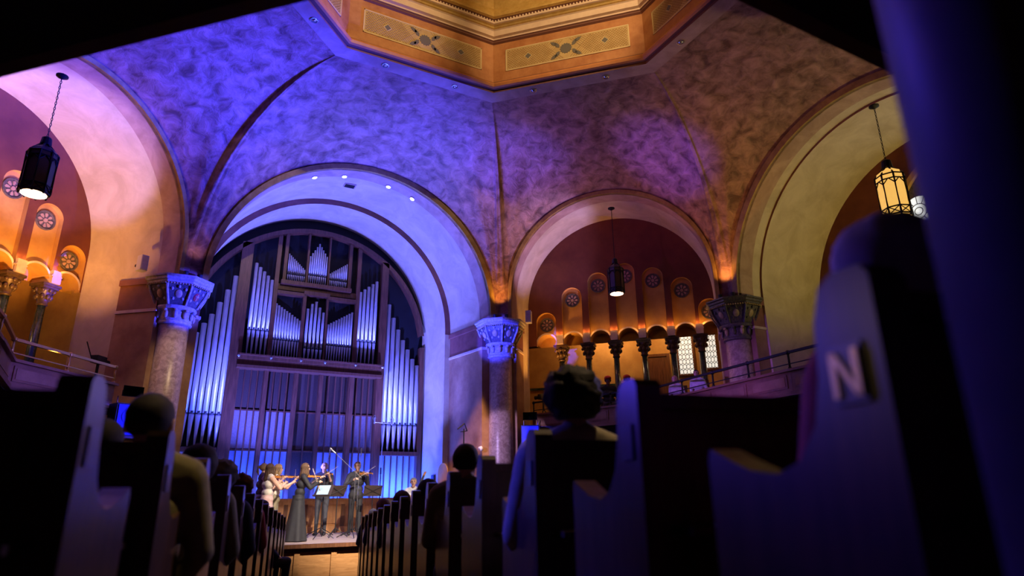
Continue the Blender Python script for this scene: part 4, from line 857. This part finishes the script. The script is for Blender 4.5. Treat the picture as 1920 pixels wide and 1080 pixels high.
def person(loc, rz, label, pose='stand', H=1.72, top='charcoal', legs='black_cloth', skin='skin', hair='short', hcol='hair_dark', arms=None, sleeve=1.0, head_turn=0.0, head_tilt=0.0, voxel=0.016, skirt=None, group=None, feet=True, fat=1.0, glasses=False, cap=None, lean=0.0):
    s = H / 1.72; root = empty('person', loc, rz, label=label, cat='person', group=group)
    caps = []
    def C_(a, b, ra, rb, lb): caps.append((Vector(a) * s, Vector(b) * s, ra * s * (fat if lb in ('top', 'legs') else 1), rb * s * (fat if lb in ('top', 'legs') else 1), lb))
    if pose == 'stand':
        pz, hip = 0.0, 0.92
        for sx, fy in ((-1, 0.05), (1, -0.04)):
            C_((sx * 0.09, 0, 0.90), (sx * 0.10, 0.02 + fy * 0.4, 0.50), 0.088, 0.058, 'legs'); C_((sx * 0.10, 0.02 + fy * 0.4, 0.50), (sx * 0.11, fy, 0.10), 0.060, 0.042, 'legs'); C_((sx * 0.11, fy - 0.03, 0.05), (sx * 0.125, fy + 0.15, 0.035), 0.045, 0.035, 'shoe')
    else:
        hip = 0.54
        for sx in (-1, 1):
            C_((sx * 0.09, 0.02, 0.55), (sx * 0.12, 0.40, 0.54), 0.09, 0.068, 'legs'); C_((sx * 0.12, 0.40, 0.53), (sx * 0.12, 0.38, 0.10), 0.062, 0.045, 'legs'); C_((sx * 0.12, 0.36, 0.05), (sx * 0.13, 0.52, 0.035), 0.042, 0.034, 'shoe')
    ln = lambda z: lean * (z - hip)
    z0 = hip
    C_((-0.06, 0, z0), (0.06, 0, z0), 0.125, 0.125, 'legs'); C_((-0.05, ln(z0 + 0.15), z0 + 0.15), (0.05, ln(z0 + 0.15), z0 + 0.15), 0.112, 0.112, 'top'); C_((-0.07, ln(z0 + 0.33), z0 + 0.33), (0.07, ln(z0 + 0.33), z0 + 0.33), 0.118, 0.118, 'top')
    C_((-0.14, ln(z0 + 0.47), z0 + 0.47), (0.14, ln(z0 + 0.47), z0 + 0.47), 0.075, 0.075, 'top'); C_((-0.06, ln(z0 + 0.50), z0 + 0.50), (0.06, ln(z0 + 0.50), z0 + 0.50), 0.07, 0.07, 'top')
    for sx in (-1, 1): C_((sx * 0.03, ln(z0 + 0.55) - 0.01, z0 + 0.555), (sx * 0.165, ln(z0 + 0.48), z0 + 0.485), 0.052, 0.07, 'top')
    nk = Vector((0, ln(z0 + 0.54) + 0.0, z0 + 0.54)); hc = Vector((0, ln(z0 + 0.68) + 0.025, z0 + 0.685))
    C_(nk, nk + Vector((0, 0.012, 0.09)), 0.052, 0.048, 'skin')
    Rh = Matrix.Rotation(head_turn, 3, 'Z') @ Matrix.Rotation(head_tilt, 3, 'Y')
    hv = lambda x, y, z: hc + Rh @ Vector((x, y, z))
    C_(hv(0, -0.012, 0.035), hv(0, 0.0, 0.045), 0.083, 0.083, 'skin'); C_(hv(0, 0.0, 0.0), hv(0, 0.028, -0.05), 0.072, 0.055, 'skin'); C_(hv(0, 0.05, -0.085), hv(0, 0.055, -0.09), 0.03, 0.03, 'skin')
    C_(hv(0, 0.088, 0.015), hv(0, 0.104, -0.02), 0.011, 0.016, 'skin')
    for sx in (-1, 1): C_(hv(sx * 0.08, -0.01, 0.02), hv(sx * 0.082, -0.015, -0.025), 0.016, 0.012, 'skin')
    A_ = arms or dict(L=[(-0.185, 0, 0.47), (-0.25, 0.02, 0.20), (-0.16, 0.22, 0.08)], R=[(0.185, 0, 0.47), (0.25, 0.02, 0.20), (0.16, 0.22, 0.08)])
    hands = []
    for sd in 'LR':
        a, e, w_ = [Vector(q) + Vector((0, ln(z0 + q[2]), z0)) for q in A_[sd]]
        C_(a, e, 0.062, 0.048, 'top' if sleeve > 0.25 else 'skin')
        if sleeve >= 1: C_(e, w_, 0.046, 0.032, 'top')
        elif sleeve > 0.5: m_ = e.lerp(w_, 0.4); C_(e, m_, 0.046, 0.04, 'top'); C_(m_, w_, 0.036, 0.027, 'skin')
        else: C_(e, w_, 0.042, 0.027, 'skin')
        d_ = (w_ - e).normalized(); C_(w_, w_ + d_ * 0.07, 0.028, 0.034, 'skin'); hands.append((w_ * s, d_, sd))
    mb = MB()
    for a, b, ra, rb, lb in caps: capsule(mb, a, b, ra, rb)
    tmp = mb.build('tmp', 'skin'); rm = tmp.modifiers.new('r', 'REMESH'); rm.mode = 'VOXEL'; rm.voxel_size = voxel
    sm = tmp.modifiers.new('s', 'SMOOTH'); sm.iterations = 3; sm.factor = 0.5
    ev = tmp.evaluated_get(bpy.context.evaluated_depsgraph_get()); me = bpy.data.meshes.new_from_object(ev); bpy.data.objects.remove(tmp, do_unlink=True)
    names = ['skin', 'top', 'legs', 'shoe']; me.materials.clear()
    for k in (skin, top, legs, 'black', 'eye', 'lip'): me.materials.append(MATS[k])
    n = len(me.vertices); vc = np.empty(n * 3, 'f'); me.vertices.foreach_get('co', vc); vc = vc.reshape(-1, 3)
    best = np.full(n, 1e9); lab_ = np.zeros(n, int)
    for a, b, ra, rb, lb in caps:
        a_, b2 = np.array(a), np.array(b); d_ = b2 - a_; L2 = max(d_ @ d_, 1e-9); t = np.clip((vc - a_) @ d_ / L2, 0, 1); dist = np.linalg.norm(vc - a_ - t[:, None] * d_, axis=1) - (ra + (rb - ra) * t)
        mk = dist < best; best[mk] = dist[mk]; lab_[mk] = names.index(lb)
    pm = [int(lab_[p.vertices[0]]) for p in me.polygons]
    me.polygons.foreach_set('material_index', pm); me.polygons.foreach_set('use_smooth', [True] * len(pm)); me.name = 'body'
    # fingers, eyes and mouth join the body mesh
    ex = MB()
    for w_, d_, sd in hands:
        pal = w_ + d_ * 0.075 * s; sidev = d_.cross(Vector((0, 0, 1))); sidev = sidev.normalized() if sidev.length > 0.05 else Vector((1, 0, 0)); dn = sidev.cross(d_).normalized()
        if dn.z > 0: dn = -dn
        for q, ln_ in zip((-0.027, -0.009, 0.009, 0.027), (0.065, 0.078, 0.074, 0.058)):
            r0 = pal + sidev * q * s; m1 = r0 + (d_ * 0.8 + dn * 0.35) * ln_ * 0.55 * s; m2 = m1 + (d_ * 0.25 + dn * 0.9) * ln_ * 0.5 * s; ex.tube([r0, m1, m2], [0.010 * s, 0.0088 * s, 0.007 * s], 6, 0)
        sg = 1 if sd == 'L' else -1; r0 = w_ + d_ * 0.03 * s + sidev * 0.025 * sg * s; m1 = r0 + (sidev * sg * 0.6 + d_ * 0.7) * 0.035 * s; ex.tube([r0, m1, m1 + (d_ * 0.8 + dn * 0.5) * 0.03 * s], [0.012 * s, 0.010 * s, 0.008 * s], 6, 0)
    for sx in (-1, 1): ex.ball(hv(sx * 0.032, 0.079, 0.022) * s, (0.013 * s, 0.008 * s, 0.007 * s), 8, 5, 4); ex.tube([hv(sx * 0.018, 0.086, 0.042) * s, hv(sx * 0.05, 0.076, 0.042) * s], 0.004 * s, 4, 4)
    ex.tube([hv(-0.024, 0.078, -0.055) * s, hv(0, 0.086, -0.055) * s, hv(0.024, 0.078, -0.055) * s], 0.005 * s, 5, 5)
    bm = bmesh.new(); bm.from_mesh(me); vs = [bm.verts.new(v) for v in ex.v]
    for fc, mi in zip(ex.f, ex.m):
        try: nf = bm.faces.new([vs[i] for i in fc]); nf.material_index = mi; nf.smooth = True
        except ValueError: pass
    bm.to_mesh(me); bm.free()
    bo = bpy.data.objects.new('body', me); COL.objects.link(bo); bo.parent = root
    # hair
    hm = MB()
    def shell(cx, r, cut, nz=0.0, n=22, m=16):
        vs = []; 
        for j in range(m + 1):
            t = PI * j / m
            for i in range(n):
                ph = 2 * PI * i / n; v = Vector((r[0] * math.sin(t) * math.cos(ph), r[1] * math.sin(t) * math.sin(ph), r[2] * math.cos(t)))
                if nz: v *= 1 + nz * noise.noise(v * 38 + Vector((rz * 3, loc[0], loc[1])))
                front = v.y > cut[0] and v.z < cut[1]
                if front: v = Vector((v.x * 0.8, min(v.y, cut[0] * 0.4), v.z))
                if v.z < cut[2]: v.z = cut[2]
                vs.append((hc + Rh @ (Vector(cx) + v)) * s)
        hm.add(vs, [(j * n + i, (j + 1) * n + i, (j + 1) * n + (i + 1) % n, j * n + (i + 1) % n) for j in range(m) for i in range(n)])
    if hair == 'short': shell((0, -0.016, 0.035), (0.089, 0.103, 0.098), (0.055, 0.035, -0.075), 0.05)
    elif hair == 'curly': shell((0, -0.03, 0.045), (0.118, 0.125, 0.118), (0.05, 0.05, -0.10), 0.24, 30, 22)
    elif hair == 'bob': shell((0, -0.015, 0.02), (0.112, 0.118, 0.122), (0.05, 0.055, -0.105), 0.06, 30, 22)
    elif hair == 'bald': shell((0, -0.02, 0.02), (0.087, 0.10, 0.07), (0.0, 0.06, -0.06), 0.05)
    elif hair == 'long':
        shell((0, -0.016, 0.03), (0.095, 0.108, 0.105), (0.05, 0.04, -0.11), 0.06)
        for q in range(9):
            a = PI + (q - 4) * 0.33 + PI / 2; bx_ = Vector((0.085 * math.cos(a + PI), 0.09 * math.sin(a + PI), 0)) if 0 else Vector((0.088 * math.sin((q - 4) * 0.42), -0.092 * math.cos((q - 4) * 0.42), 0))
            pts = [(hc + Rh @ (bx_ + Vector((0, 0, 0.03)))) * s, (hc + Rh @ (bx_ * 1.12 + Vector((0, 0, -0.10)))) * s, (hc + Rh @ bx_ * 1.05 + Vector((0, -0.02, -0.22))) * s, (hc + Rh @ bx_ * 0.9 + Vector((0, -0.03, -0.33 + 0.02 * (q % 3)))) * s]; hm.tube(pts, [0.03 * s, 0.034 * s, 0.03 * s, 0.012 * s], 7)
    elif hair == 'pony':
        shell((0, -0.016, 0.035), (0.09, 0.106, 0.10), (0.05, 0.04, -0.07), 0.04); hm.tube([(hc + Rh @ Vector((0, -0.10, 0.06))) * s, (hc + Rh @ Vector((0, -0.16, 0.04))) * s, (hc + Rh @ Vector((0, -0.17, -0.06))) * s, (hc + Rh @ Vector((0, -0.14, -0.16))) * s], [0.02 * s, 0.036 * s, 0.034 * s, 0.01 * s], 8)
    hm.build('hair', hcol, root, smooth=True)
    if cap:
        cm = MB(); cx_ = hv(0, -0.01, 0.07) * s; cm.ball(cx_, (0.098 * s, 0.11 * s, 0.075 * s), 16, 8, 0, Rh); cm.box(hv(0, 0.13, 0.06) * s, (0.14 * s, 0.12 * s, 0.012 * s), Rh); cm.build('cap', cap, root, smooth=True)
    if glasses:
        gm = MB()
        for sx in (-1, 1): gm.tube([hv(sx * (0.034 + 0.024 * math.cos(2 * PI * i / 10)), 0.094, 0.02 + 0.02 * math.sin(2 * PI * i / 10)) * s for i in range(11)], 0.003, 4); gm.tube([hv(sx * 0.058, 0.092, 0.026) * s, hv(sx * 0.088, 0.0, 0.026) * s], 0.003, 4)
        gm.build('glasses', 'iron', root)
    if skirt:
        mm, zt, zb, rt, rb_, stripes = skirt; k = MB(); pr_ = []; nz_ = 16; n = 28; vs = []
        for j in range(nz_ + 1):
            t = j / nz_; z = zt + (zb - zt) * t; r = rt + (rb_ - rt) * (t ** 1.2)
            for i in range(n): a = 2 * PI * i / n; fold = 1 + 0.10 * t * math.sin(a * 7 + 1.3); vs.append((r * fold * 1.12 * math.cos(a) * s, (r * fold * 0.88 * math.sin(a) + 0.0) * s, z * s))
        o0 = len(k.v); k.v += vs
        for j in range(nz_):
            for i in range(n): k.f.append((o0 + j * n + i, o0 + (j + 1) * n + i, o0 + (j + 1) * n + (i + 1) % n, o0 + j * n + (i + 1) % n)); k.m.append(1 if stripes and (j // 2) % 2 else 0)
        k.build('skirt', [mm, 'black_cloth'], root, smooth=True)
    return root
def violin(loc_root, a, b, sc=1.0, lab='', loc=(0, 0, 0), rz=0.0, bow=None):
    """violin from chin end a to scroll b, in the player's frame"""
    a, b = Vector(a), Vector(b); root = empty('violin', loc, rz, label=lab, cat='violin'); d = (b - a).normalized(); up = Vector((0, 0, 1)); sd = d.cross(up).normalized(); up = sd.cross(d); L = (b - a).length
    out = [(0.0, 0.03), (0.02, 0.075), (0.10, 0.10), (0.20, 0.085), (0.26, 0.06), (0.32, 0.058), (0.40, 0.08), (0.48, 0.082), (0.56, 0.06), (0.60, 0.02)]
    poly_ = out + [(p, -q) for p, q in reversed(out)]
    f = lambda p, q, dd: a + d * p * L + sd * q * L * 1.05 + up * dd
    MB().prism(poly_, f, -0.022 * sc, 0.022 * sc).build('violin_body', 'violin', root); MB().prism([(0.40, -0.018), (0.97, -0.013), (0.97, 0.013), (0.40, 0.018)], f, 0.024 * sc, 0.036 * sc).build('fingerboard', 'black', root); MB().prism([(0.58, -0.016), (0.95, -0.014), (0.95, 0.014), (0.58, 0.016)], f, 0.0, 0.024 * sc).build('neck', 'violin', root)
    MB().ball(f(1.0, 0, 0.0), (0.018 * sc, 0.018 * sc, 0.02 * sc), 8, 6).build('scroll', 'violin', root); MB().prism([(0.26, -0.05), (0.275, -0.05), (0.275, 0.05), (0.26, 0.05)], f, 0.022 * sc, 0.055 * sc).build('bridge', 'bow_wood', root); MB().prism([(0.02, -0.022), (0.16, -0.03), (0.16, 0.03), (0.02, 0.022)], f, 0.024 * sc, 0.034 * sc).build('tailpiece', 'black', root)
    if bow:
        p, q = Vector(bow[0]), Vector(bow[1]); bo = empty('violin_bow', loc, rz, label=lab.replace('violin', 'violin bow', 1).replace('viola', 'viola bow', 1), cat='bow'); e = (q - p).normalized(); o_ = e.cross(Vector((0, 0, 1))).cross(e).normalized()
        MB().tube([p, p.lerp(q, 0.5) + o_ * 0.008, q], [0.006, 0.005, 0.004], 6).build('stick', 'bow_wood', bo); MB().tube([p - o_ * 0.02, q - o_ * 0.014], 0.003, 4).build('bow_hair', 'stripe_white', bo); MB().box(p.lerp(q, 0.06) - o_ * 0.012, (0.016, 0.016, 0.024)).build('frog', 'black', bo)
    return root
VA = dict(L=[(-0.185, 0.0, 0.47), (-0.24, 0.24, 0.26), (-0.20, 0.44, 0.46)], R=[(0.185, 0, 0.47), (0.30, 0.17, 0.24), (0.12, 0.36, 0.36)])
def player(loc, rz, label, vlab, H=1.72, vs=1.0, bowd=((0.12, 0.42, 1.27), (-0.38, 0.40, 1.62)), **k):
    person(loc, rz, label, 'stand', H, arms=VA, voxel=0.014, group='musicians on the stage', head_turn=0.3, head_tilt=-0.12, **k)
    s = H / 1.72; z = 0.92
    violin(None, Vector((-0.06, 0.08, z + 0.52)) * s, Vector((-0.26 - 0.03 * vs, 0.54 + 0.10 * (vs - 1), z + 0.50)) * s, vs, vlab, loc, rz, (Vector(bowd[0]) * s, Vector(bowd[1]) * s))
ST = STAGE
player((-2.03, 8.75, ST), -1.5, 'woman with blonde ponytail, dark top and striped skirt on stage', 'violin of the ponytailed woman in striped skirt', 1.68, top='brown_top', legs='brown_top', hair='pony', hcol='hair_blonde', sleeve=0.2, skirt=('stripe_white', 1.02, 0.35, 0.14, 0.24, True))
player((-1.95, 8.35, ST), -1.3, 'woman in cream top and long pink skirt playing violin', 'violin of the woman in the pink skirt', 1.66, top='cream_cloth', legs='pink_cloth', hair='long', hcol='hair_brown', sleeve=0.2, skirt=('pink_cloth', 1.02, 0.12, 0.14, 0.24, False))
player((-1.68, 8.95, ST), -1.8, 'blonde woman in olive trousers playing violin behind the others', 'violin of the blonde woman in olive trousers', 1.68, top='cream_cloth', legs='olive_trousers', hair='long', hcol='hair_blonde', sleeve=0.2)
player((-1.32, 8.0, ST), -1.6, 'woman in long black dress playing violin at stage front', 'violin of the woman in black dress', 1.66, top='black_cloth', legs='black_cloth', hair='long', hcol='hair_brown', lean=0.12, bowd=((0.1, 0.46, 1.10), (-0.15, 0.30, 1.62)), skirt=('black_cloth', 1.0, 0.02, 0.15, 0.30, False))
player((-0.30, 10.2, ST), 2.75, 'man in dark grey shirt playing viola beside a boom stand', 'viola of the man in dark grey shirt', 1.80, 1.15, top='charcoal', legs='charcoal', hair='bald', hcol='hair_brown', sleeve=0.7)
player((0.44, 9.7, ST), 3.0, 'man in dark suit playing viola, rightmost of the standing players', 'viola of the man in dark suit', 1.80, 1.15, top='charcoal', legs='black_cloth', hair='short', hcol='hair_auburn')
# seated bass player
bp = (1.95, 9.55, ST); brz = 2.75
person(bp, brz, 'seated man in white shirt holding an upright bass', 'sit', 1.80, top='white_shirt', legs='black_cloth', hair='short', hcol='hair_grey', group='musicians on the stage', sleeve=0.7, voxel=0.015, arms=dict(L=[(-0.185, 0, 0.47), (-0.30, 0.16, 0.30), (-0.20, 0.34, 0.46)], R=[(0.185, 0, 0.47), (0.28, 0.14, 0.20), (0.12, 0.34, 0.12)]))
stl = empty('stool', (bp[0], bp[1], bp[2]), brz, label='black stool under the bass player', cat='stool'); MB().lathe([(0.17, 0.42), (0.18, 0.45), (0.17, 0.47)], 18).build('seat', 'black', stl)
for i in range(4): a = PI / 4 + PI / 2 * i; MB().tube([(0.12 * math.cos(a), 0.12 * math.sin(a), 0.42), (0.2 * math.cos(a), 0.2 * math.sin(a), 0)], 0.014).build('leg', 'black', stl)
bs = empty('upright_bass', bp, brz, label='orange-brown upright bass leaning on the seated player', cat='bass'); ba, bb = Vector((0.22, 0.62, 0.10)), Vector((-0.30, 0.22, 1.50)); d = (bb - ba).normalized(); sdv = d.cross(Vector((0, 1, 0.3))).normalized(); upv = sdv.cross(d); L = (bb - ba).length
fb = lambda p, q, dd: ba + d * p * L + sdv * q * L + upv * dd
ou = [(0.0, 0.04), (0.03, 0.13), (0.14, 0.18), (0.26, 0.15), (0.32, 0.11), (0.38, 0.11), (0.46, 0.14), (0.53, 0.13), (0.58, 0.07), (0.61, 0.025)]
MB().prism(ou + [(p_, -q_) for p_, q_ in reversed(ou)], fb, -0.09, 0.06).build('bass_body', 'violin', bs); MB().prism([(0.36, -0.024), (0.95, -0.016), (0.95, 0.016), (0.36, 0.024)], fb, 0.07, 0.09).build('fingerboard', 'black', bs); MB().prism([(0.58, -0.02), (0.97, -0.016), (0.97, 0.016), (0.58, 0.02)], fb, 0.02, 0.07).build('neck', 'violin', bs); MB().tube([fb(0.96, 0, 0.05), fb(1.02, 0, 0.03), fb(1.04, 0, -0.03), fb(1.0, 0, -0.04)], [0.03, 0.03, 0.026, 0.018], 8).build('scroll', 'violin', bs); MB().cyl(fb(0, 0, -0.01), fb(-0.07, 0, -0.01), 0.008, 0.006, 8).build('end_pin', 'chrome', bs); MB().prism([(0.26, -0.05), (0.275, -0.05), (0.275, 0.05), (0.26, 0.05)], fb, 0.06, 0.13).build('bridge', 'bow_wood', bs)

# audience in the pews
def seat(t, l, top_z, label, **k):      # t, l along and across the aisle; top_z = crown of the head above the floor
    p = aisle(t, l); k.setdefault('top', 'navy'); k.setdefault('voxel', 0.018); H = (top_z + 0.085) / 1.362 * 1.72
    return person((p.x, p.y, p.z - 0.085), -HD + k.pop('turn', 0.0), label, 'sit', H, group='audience seated in the pews', **k)
seat(3.15, -0.74, 1.38, 'short dark-haired man in olive sweater in second left pew', top='olive_shirt', hair='short', hcol='hair_dark', voxel=0.014, fat=1.12)
seat(3.81, -1.10, 1.37, 'short dark-haired person half hidden in the third left pew', hair='short', hcol='hair_dark', turn=-0.3)
seat(4.71, -0.78, 1.357, 'woman with dark bobbed hair and olive sleeve in fourth left pew', top='olive_shirt', hair='bob', hcol='hair_dark')
seat(5.70, -0.76, 1.34, 'grey-haired person in the fifth left pew', hair='curly', hcol='hair_grey')
seat(7.41, -0.80, 1.386, 'person with auburn curls and red top in seventh left pew', hair='curly', hcol='hair_auburn', top='red_shirt')
seat(10.1, -0.78, 1.30, 'person with short brown hair turning right near the stage', hair='short', hcol='hair_brown', turn=-0.9)
seat(2.78, 1.10, 1.45, 'man with dark curly hair and beige jacket in right pew', top='beige_jacket', hair='curly', hcol='hair_dark', voxel=0.014, head_turn=-0.4, fat=1.22)
seat(4.75, 1.00, 1.39, 'man with cropped hair and glasses looking right, olive shirt', top='olive_shirt', hair='short', hcol='hair_dark', glasses=True, turn=-0.5, voxel=0.014, fat=1.15)
seat(7.24, 1.12, 1.34, 'person with dark bobbed hair in the eighth right pew', hair='bob', hcol='hair_dark')
seat(9.04, 1.05, 1.336, 'person with dark brown bobbed hair in tenth right pew', hair='bob', hcol='hair_brown')
seat(11.74, 1.05, 1.38, 'auburn-haired person in the thirteenth right pew', hair='bob', hcol='hair_auburn')
seat(13.5, 1.02, 1.30, 'grey-haired person in the front right pew', hair='short', hcol='hair_grey')
seat(1.03, 1.16, 1.39, 'blurred person with silvery bobbed hair and red shirt, nearest on the right', top='red_shirt', hair='bob', hcol='hair_silver', voxel=0.014)
# listeners in the right balcony
for p, rz, lab, kw in (((7.35, 7.85, 1.96), 2.6, 'bearded man in red cap and black shirt in the balcony', dict(cap='red_cap', top='black_cloth', skin='skin_dark')), ((7.75, 7.45, 1.96), 2.6, 'second man in red cap beside an arcade column', dict(cap='red_cap', top='navy', skin='skin_dark')),
        ((7.72, 5.3, 1.96), 2.2, 'person in white top leaning on the balcony rail', dict(top='white_shirt', hair='bob', hcol='hair_blonde')), ((7.62, 4.4, 1.96), 2.2, 'person in pale shirt seated behind the balcony rail', dict(top='white_shirt', hair='short', hcol='hair_dark'))):
    person(p, rz, lab, 'sit', 1.88 if 'cap' in kw else 1.36, lean=0.1 if 'cap' in kw else 0.45, group='listeners in the balcony', voxel=0.02, **kw)
    ch = empty('balcony_chair', p, rz, label='dark chair under the ' + lab.replace(' in the balcony', '').replace(' leaning on the balcony rail', ' at the rail'), cat='chair'); MB().box((0, -0.02, 0.40), (0.46, 0.44, 0.05)).build('seat', 'wood', ch); MB().box((0, -0.22, 0.66), (0.44, 0.04, 0.42)).build('backrest', 'wood', ch)
    for sx in (-0.2, 0.2):
        for sy in (-0.2, 0.17): MB().box((sx, sy, 0.19), (0.04, 0.04, 0.38)).build('leg', 'wood', ch)
